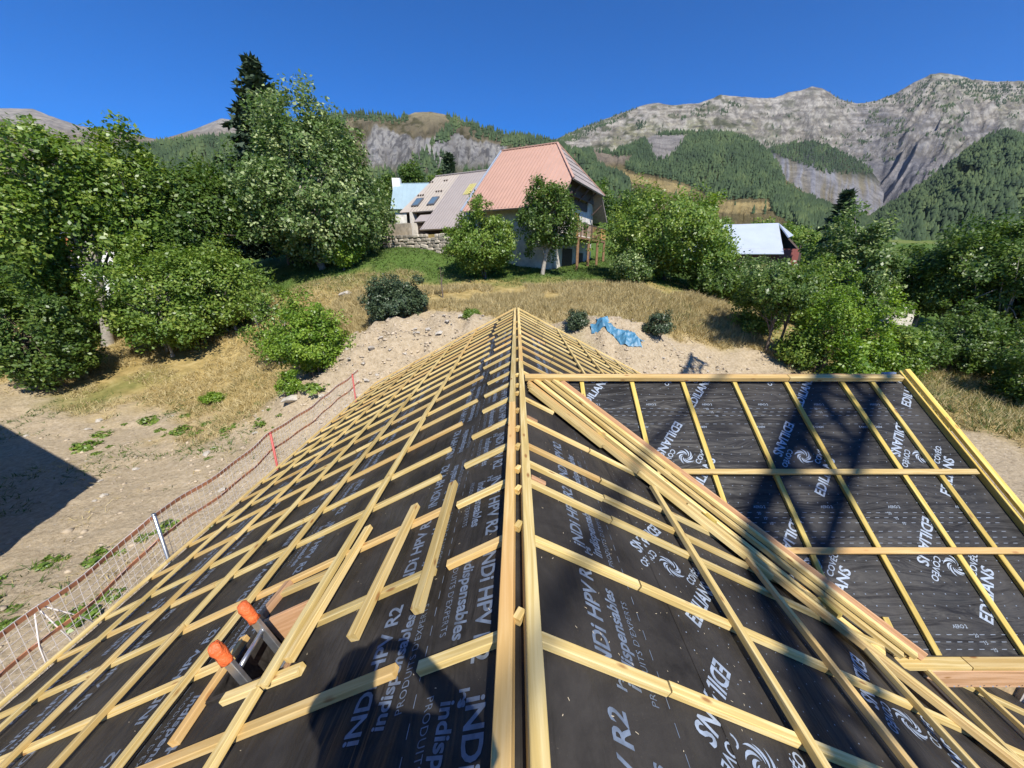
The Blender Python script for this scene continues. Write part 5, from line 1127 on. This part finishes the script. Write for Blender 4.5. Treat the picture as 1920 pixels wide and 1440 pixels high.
# pale blue roofed house behind the barn
bh = tag(empty('blue_roofed_house', (-16, 58, gz1(-16, 58))), 'house with pale blue sheet roof and white chimney behind the barn', 'house')
a0, a1 = at(738, 344, 56), at(786, 342, 56); e0, e1 = at(732, 392, 53.5), at(790, 392, 53.5)
poly('roof_slope', [a0, a1 + Vector((3, 0, 0)), e1 + Vector((3, 0, 0)), e0], M['blue_roof'], bh); poly('roof_slope', [a0, e0 + Vector((0, 5, 0)), e1 + Vector((3, 5, 0)), a1 + Vector((3, 0, 0))], M['blue_roof'], bh)
box('chimney', (a0.x - .1, 55.7, a0.z - 1.4), (a0.x + .9, 56.5, a0.z + .6), M['white_wall'], bh); box('wall', (e0.x + .4, 54, -1), (e1.x + 2.6, 58, e0.z), M['render'], bh)
ribs(a0, a1 + Vector((3, 0, 0)), e0 - a0, 12, M['blue_roof'], bh)
# metal roofed barn on the right
mb = tag(empty('metal_roofed_barn', (32, 58, gz1(32, 58))), 'barn with bright metal hipped roof and red boards among the trees', 'barn')
r0, r1 = at(1330, 424, 54), at(1460, 418, 54); e0, e1 = at(1335, 476, 48), at(1470, 476, 48); h1 = at(1488, 441, 54.5)
poly('roof_slope', [r0 + Vector((-4, 0, 0)), r1, e1, e0 + Vector((-4, 0, 0))], M['metal_roof'], mb); poly('half_hip', [r1, Vector((e1.x + 1.0, 49.2, e1.z + 1.9)), h1], M['metal_roof'], mb)
rb0 = Vector((r0.x - 4, 60, e0.z)); poly('roof_slope', [r0 + Vector((-4, 0, 0)), rb0, Vector((r1.x + .5, 60, e0.z)), r1], M['metal_roof'], mb)

xg = r1.x + .3; poly('gable_wall', [(xg, 49, -3), (xg, 59, -3), (xg, 59, e1.z), (xg, 54, r1.z - .6), (xg, 49, e1.z + .3)], M['dark_wood'], mb, .3, (-1, 0, 0)); box('wall', (e0.x - 3, 49, -3), (xg - .3, 49.3, e0.z + .6), M['red_wall'], mb)
for i in range(4): box('timber_frame', (xg + .02, 49.5 + i * 2.6, -3), (xg + .14, 49.7 + i * 2.6, e1.z + 1.), M['dark_wood'], mb)
# grey roof glimpsed lower in the wood
gr_ = tag(empty('grey_roofed_shed', (27, 36, gz1(27, 36))), 'shed with pale grey roof glimpsed between whitebeam and alders', 'shed')
g0 = at(1690, 520, 34); poly('roof_slope', [g0 + Vector((-1.6, 1.6, .5)), g0 + Vector((1.8, 1.6, .5)), g0 + Vector((1.8, -1, -.7)), g0 + Vector((-1.6, -1, -.7))], M['print_w'], gr_); ribs(g0 + Vector((-1.6, 1.6, .52)), g0 + Vector((1.8, 1.6, .52)), (0, -2.6, -1.2), 8, M['old_roof'], gr_)
box('wall', (g0.x - 1.4, 33.4, gz1(g0.x, 34) - .5), (g0.x + 1.6, 35.4, g0.z - .4), M['render'], gr_)
# white house hidden in the left wood
wh = tag(empty('white_house', (-44, 40, gz1(-44, 40))), 'white house with orange tiled roof and orange shutters half hidden by the ash trees', 'house')
c = at(190, 450, 36); zg = gz1(c.x, 37) - .5
box('wall', (c.x - 3.8, 36, zg), (c.x + 3.2, 42, c.z + 1.2), M['white_wall'], wh)
poly('roof_slope', [(c.x - 4.4, 35.2, c.z + 1.0), (c.x + 3.8, 35.2, c.z + 1.0), (c.x + 3.8, 39, c.z + 3.6), (c.x - 4.4, 39, c.z + 3.6)], M['tile'], wh); poly('roof_slope', [(c.x - 4.4, 42.8, c.z + 1.0), (c.x - 4.4, 39, c.z + 3.6), (c.x + 3.8, 39, c.z + 3.6), (c.x + 3.8, 42.8, c.z + 1.0)], M['tile'], wh)
for dx in (-2.4, -.2, 1.9):
    wdw = box('window', (c.x + dx - .4, 35.93, c.z - 1.0), (c.x + dx + .4, 35.99, c.z + .3), M['frame'], wh)
    for q in (-.72, .44): box('shutter', (c.x + dx + q, 35.92, c.z - 1.0), (c.x + dx + q + .28, 35.985, c.z + .3), M['tile'], wh)
# ---------------------------------------------------------------- blue tarp thrown over the bank
tA, tB = (3.75, 18.6), (5.7, 17.3); nu, nv = 70, 26; V = []
ux = Vector((tB[0] - tA[0], tB[1] - tA[1], 0)); tl = ux.length; ux.normalize(); uy = Vector((-ux.y, ux.x, 0))
for j in range(nv):
    for i in range(nu):
        s_, t = i / (nu - 1), j / (nv - 1) - .5; wv = (.75 + .25 * math.sin(s_ * 9 + 1)) * (1 - .45 * s_)
        p = Vector((tA[0], tA[1], 0)) + ux * (s_ * tl + .1 * math.sin(t * 9)) + uy * (t * .95 * wv + .1 * math.sin(s_ * 7))
        f1 = ridged(np.array([s_ * 3 + t * 1.5]), np.array([t * 7 + s_ * 2]), 4, 5)[0] - .45; f2 = ridged(np.array([s_ * 14]), np.array([t * 3]), 2, 15)[0] - .4
        V.append((p.x, p.y, gz1(p.x, p.y) + .05 + .12 * max(f1, 0) * (1 - (2 * t) ** 4) + .05 * f2 + .04 * (1 - (2 * t) ** 2)))
mt_ = plain('blue_tarpaulin', (.06, .19, .30), .48, 0, .25, 2.5, .3, 20); tp = link('tarpaulin', npmesh('tarpaulin', np.array(V), gridfaces(nu, nv)), None, mt_, smooth=True); tag(tp, 'crumpled blue plastic tarpaulin lying over the dug bank', 'tarpaulin')
# flat slab stone and rock by the net
def rock(px, Y, r, label):
    p = spot(px, Y); o = link('stone', sm_); o.location = p; o.scale = (r * 1.6, r, r * .6); o.rotation_euler = (0, 0, 1.); tag(o, label, 'stone')
rock(548, 15.2, .3, 'long pale boulder in the weeds beside the guard net'); rock(652, 27, .45, 'square grey slab lying in the mown dry grass')
# ---------------------------------------------------------------- below the dormer: bundles of pipes on the scaffold
pb = tag(empty('pipe_bundle', (6.6, 3.2, -4.9)), 'bundle of red sleeves lying with the blue pipe below the dormer eave', 'pipes')
for k in range(9): tube('sleeve', [(5.75 + k * .1, 4.3 - .06 * k, -4.62 - .02 * k), (6.0 + k * .1, 3.3, -4.72 - .03 * (k % 3)), (6.1 + k * .11, 2.2 + .1 * (k % 4), -4.75)], .03, M['cable_red'], 7, pb)
tag(tube('blue_pipe', [(5.6, 3.35, -4.62), (6.6, 3.32, -4.6), (8.2, 3.3, -4.62)], .05, M['pipe_blue'], 10), 'blue plastic pipe lying across the red sleeves', 'pipe')
sp_ = tag(empty('scaffold', (6.2, 3, GROUND)), 'scaffold platform below the dormer carrying the pipes', 'scaffold')
for k in range(6): under(timber('plank', (5.5 + k * .3, -2, -4.86), (5.5 + k * .3, 8, -4.86), .28, .05, (0, 0, 1), M['larch'], None), sp_)
for y in (-1.6, 2.8, 7.4):
    for x in (5.55, 7.1): tube('standard', [(x, y, GROUND - .4), (x, y, -4.86)], .024, M['galv'], 8, sp_)
# ---------------------------------------------------------------- outside the frame: crane whose jib shades the dormer, neighbour's house
cr = tag(empty('tower_crane', (-1.2, -26, -9)), 'yellow lattice tower crane standing behind the house, its jib overhead', 'crane'); M['crane'] = plain('crane_yellow', (.6, .42, .06), .5)
tip = Vector((14.5, 7.3, 10.)); jd = Vector((-.45, -.893, 0)).normalized(); js = Vector((jd.y, -jd.x, 0)); JL = 34
def lattice(p0, d, up, side, L_, w_, h_, st, parent, name):
    n = int(L_ / st); A = [(p0 + side * (w_ / 2)), (p0 - side * (w_ / 2)), (p0 + up * h_)]
    for a in A: tube('chord', [a, a + d * (n * st)], .085, M['crane'], 6, parent)
    V, Fc = [], []
    for i in range(n):
        q = d * (i * st); q2 = d * ((i + 1) * st); qm = d * ((i + .5) * st)
        for a, b3 in ((A[0] + q, A[2] + qm), (A[2] + qm, A[0] + q2), (A[1] + q, A[2] + qm), (A[2] + qm, A[1] + q2), (A[0] + q, A[1] + q2), (A[1] + q, A[0] + q2), (A[0] + q, A[1] + q)): limb(V, Fc, [a, b3], [.05, .05], 5)
    under(link(name, mesh(name, V, Fc), None, M['crane']), parent)
lattice(tip, jd, Vector((0, 0, 1)), js, JL, .72, .75, .9, cr, 'jib_bracing')
mast = tip + jd * (JL - 5); mz = gz1(mast.x, mast.y)
V, Fc = [], []
for i in range(int((10 - mz) / 1.2)):
    z0 = mz + i * 1.2
    cs_ = [Vector((mast.x + a * .6, mast.y + b3 * .6, z0)) for a, b3 in ((1, 1), (-1, 1), (-1, -1), (1, -1))]
    for k in range(4): limb(V, Fc, [cs_[k], cs_[(k + 1) % 4] + Vector((0, 0, 1.2))], [.04, .04], 5)
under(link('mast_bracing', mesh('mast_bracing', V, Fc), None, M['crane']), cr)
for a, b3 in ((1, 1), (-1, 1), (-1, -1), (1, -1)): tube('mast_leg', [(mast.x + a * .6, mast.y + b3 * .6, mz - .3), (mast.x + a * .6, mast.y + b3 * .6, 11)], .08, M['crane'], 8, cr)
tube('tower_head', [(mast.x, mast.y, 10.5), (mast.x, mast.y, 15)], .2, M['crane'], 8, cr); tube('tie_bar', [(mast.x, mast.y, 15), tuple(tip + jd * 6 + Vector((0, 0, .8)))], .05, M['crane'], 6, cr)
box('counterweight', (mast.x - 1.2 + jd.x * 5, mast.y - 1 + jd.y * 5, 9.2), (mast.x + .8 + jd.x * 5, mast.y + 1 + jd.y * 5, 11), M['block'], cr)
tr_ = tip + jd * 11.2; box('trolley', (tr_.x - .55, tr_.y - .5, 9.6), (tr_.x + .55, tr_.y + .5, 9.85), M['crane'], cr)
box('tip_frame', (tip.x - .5, tip.y - .15, 9.6), (tip.x + .5, tip.y + .15, 9.75), M['crane'], cr)
for dx in (-.12, .12): tube('hoist_cable', [(tr_.x + dx, tr_.y, 9.6), (tr_.x + dx * .6, tr_.y, 6.9)], .02, M['frame'], 5, cr)
box('hook_block', (tr_.x - .2, tr_.y - .15, 6.3), (tr_.x + .2, tr_.y + .15, 6.9), M['crane'], cr)
nb = tag(empty('neighbour_house', (-20, 3, GROUND)), 'rendered house standing beside the bare ground, casting a hard edged shadow', 'house')
hc = 7.6; gl_ = -7.05; k_ = hc / 1.833; cf = Vector((-14.56, 11.77, gl_)) - Vector((-.627, 1.505, 0)) * k_; d1 = Vector((-.894, .449, 0)); d2 = Vector((-.449, -.894, 0))
def NB(a, b3, z): return cf + d1 * a + d2 * b3 + Vector((0, 0, z - gl_ if False else z))
poly('wall', [NB(0, 0, -.5), NB(12, 0, -.5), NB(12, 0, hc - .3), NB(0, 0, hc - .3)], M['render'], nb, .3, d2); poly('wall', [NB(0, .3, -.5), NB(0, .3, hc - .3), NB(0, 4.5, hc + 2.2), NB(0, 9, hc - .3), NB(0, 9, -.5)], M['render'], nb, .3, d1); poly('wall', [NB(12, .3, -.5), NB(12, 9, -.5), NB(12, 9, hc - .3), NB(12, 4.5, hc + 2.2), NB(12, .3, hc - .3)], M['render'], nb, .3, -d1); poly('wall', [NB(.3, 9, -.5), NB(.3, 9, hc - .3), NB(11.7, 9, hc - .3), NB(11.7, 9, -.5)], M['render'], nb, .3, -d2)
poly('roof_slope', [NB(0, -.0, hc - .12), NB(12.4, -.0, hc - .12), NB(12.4, 4.5, hc + 2.4), NB(0, 4.5, hc + 2.4)], M['tile'], nb, .15); poly('roof_slope', [NB(0, 9.3, hc - .12), NB(0, 4.5, hc + 2.4), NB(12.4, 4.5, hc + 2.4), NB(12.4, 9.3, hc - .12)], M['tile'], nb, .15)
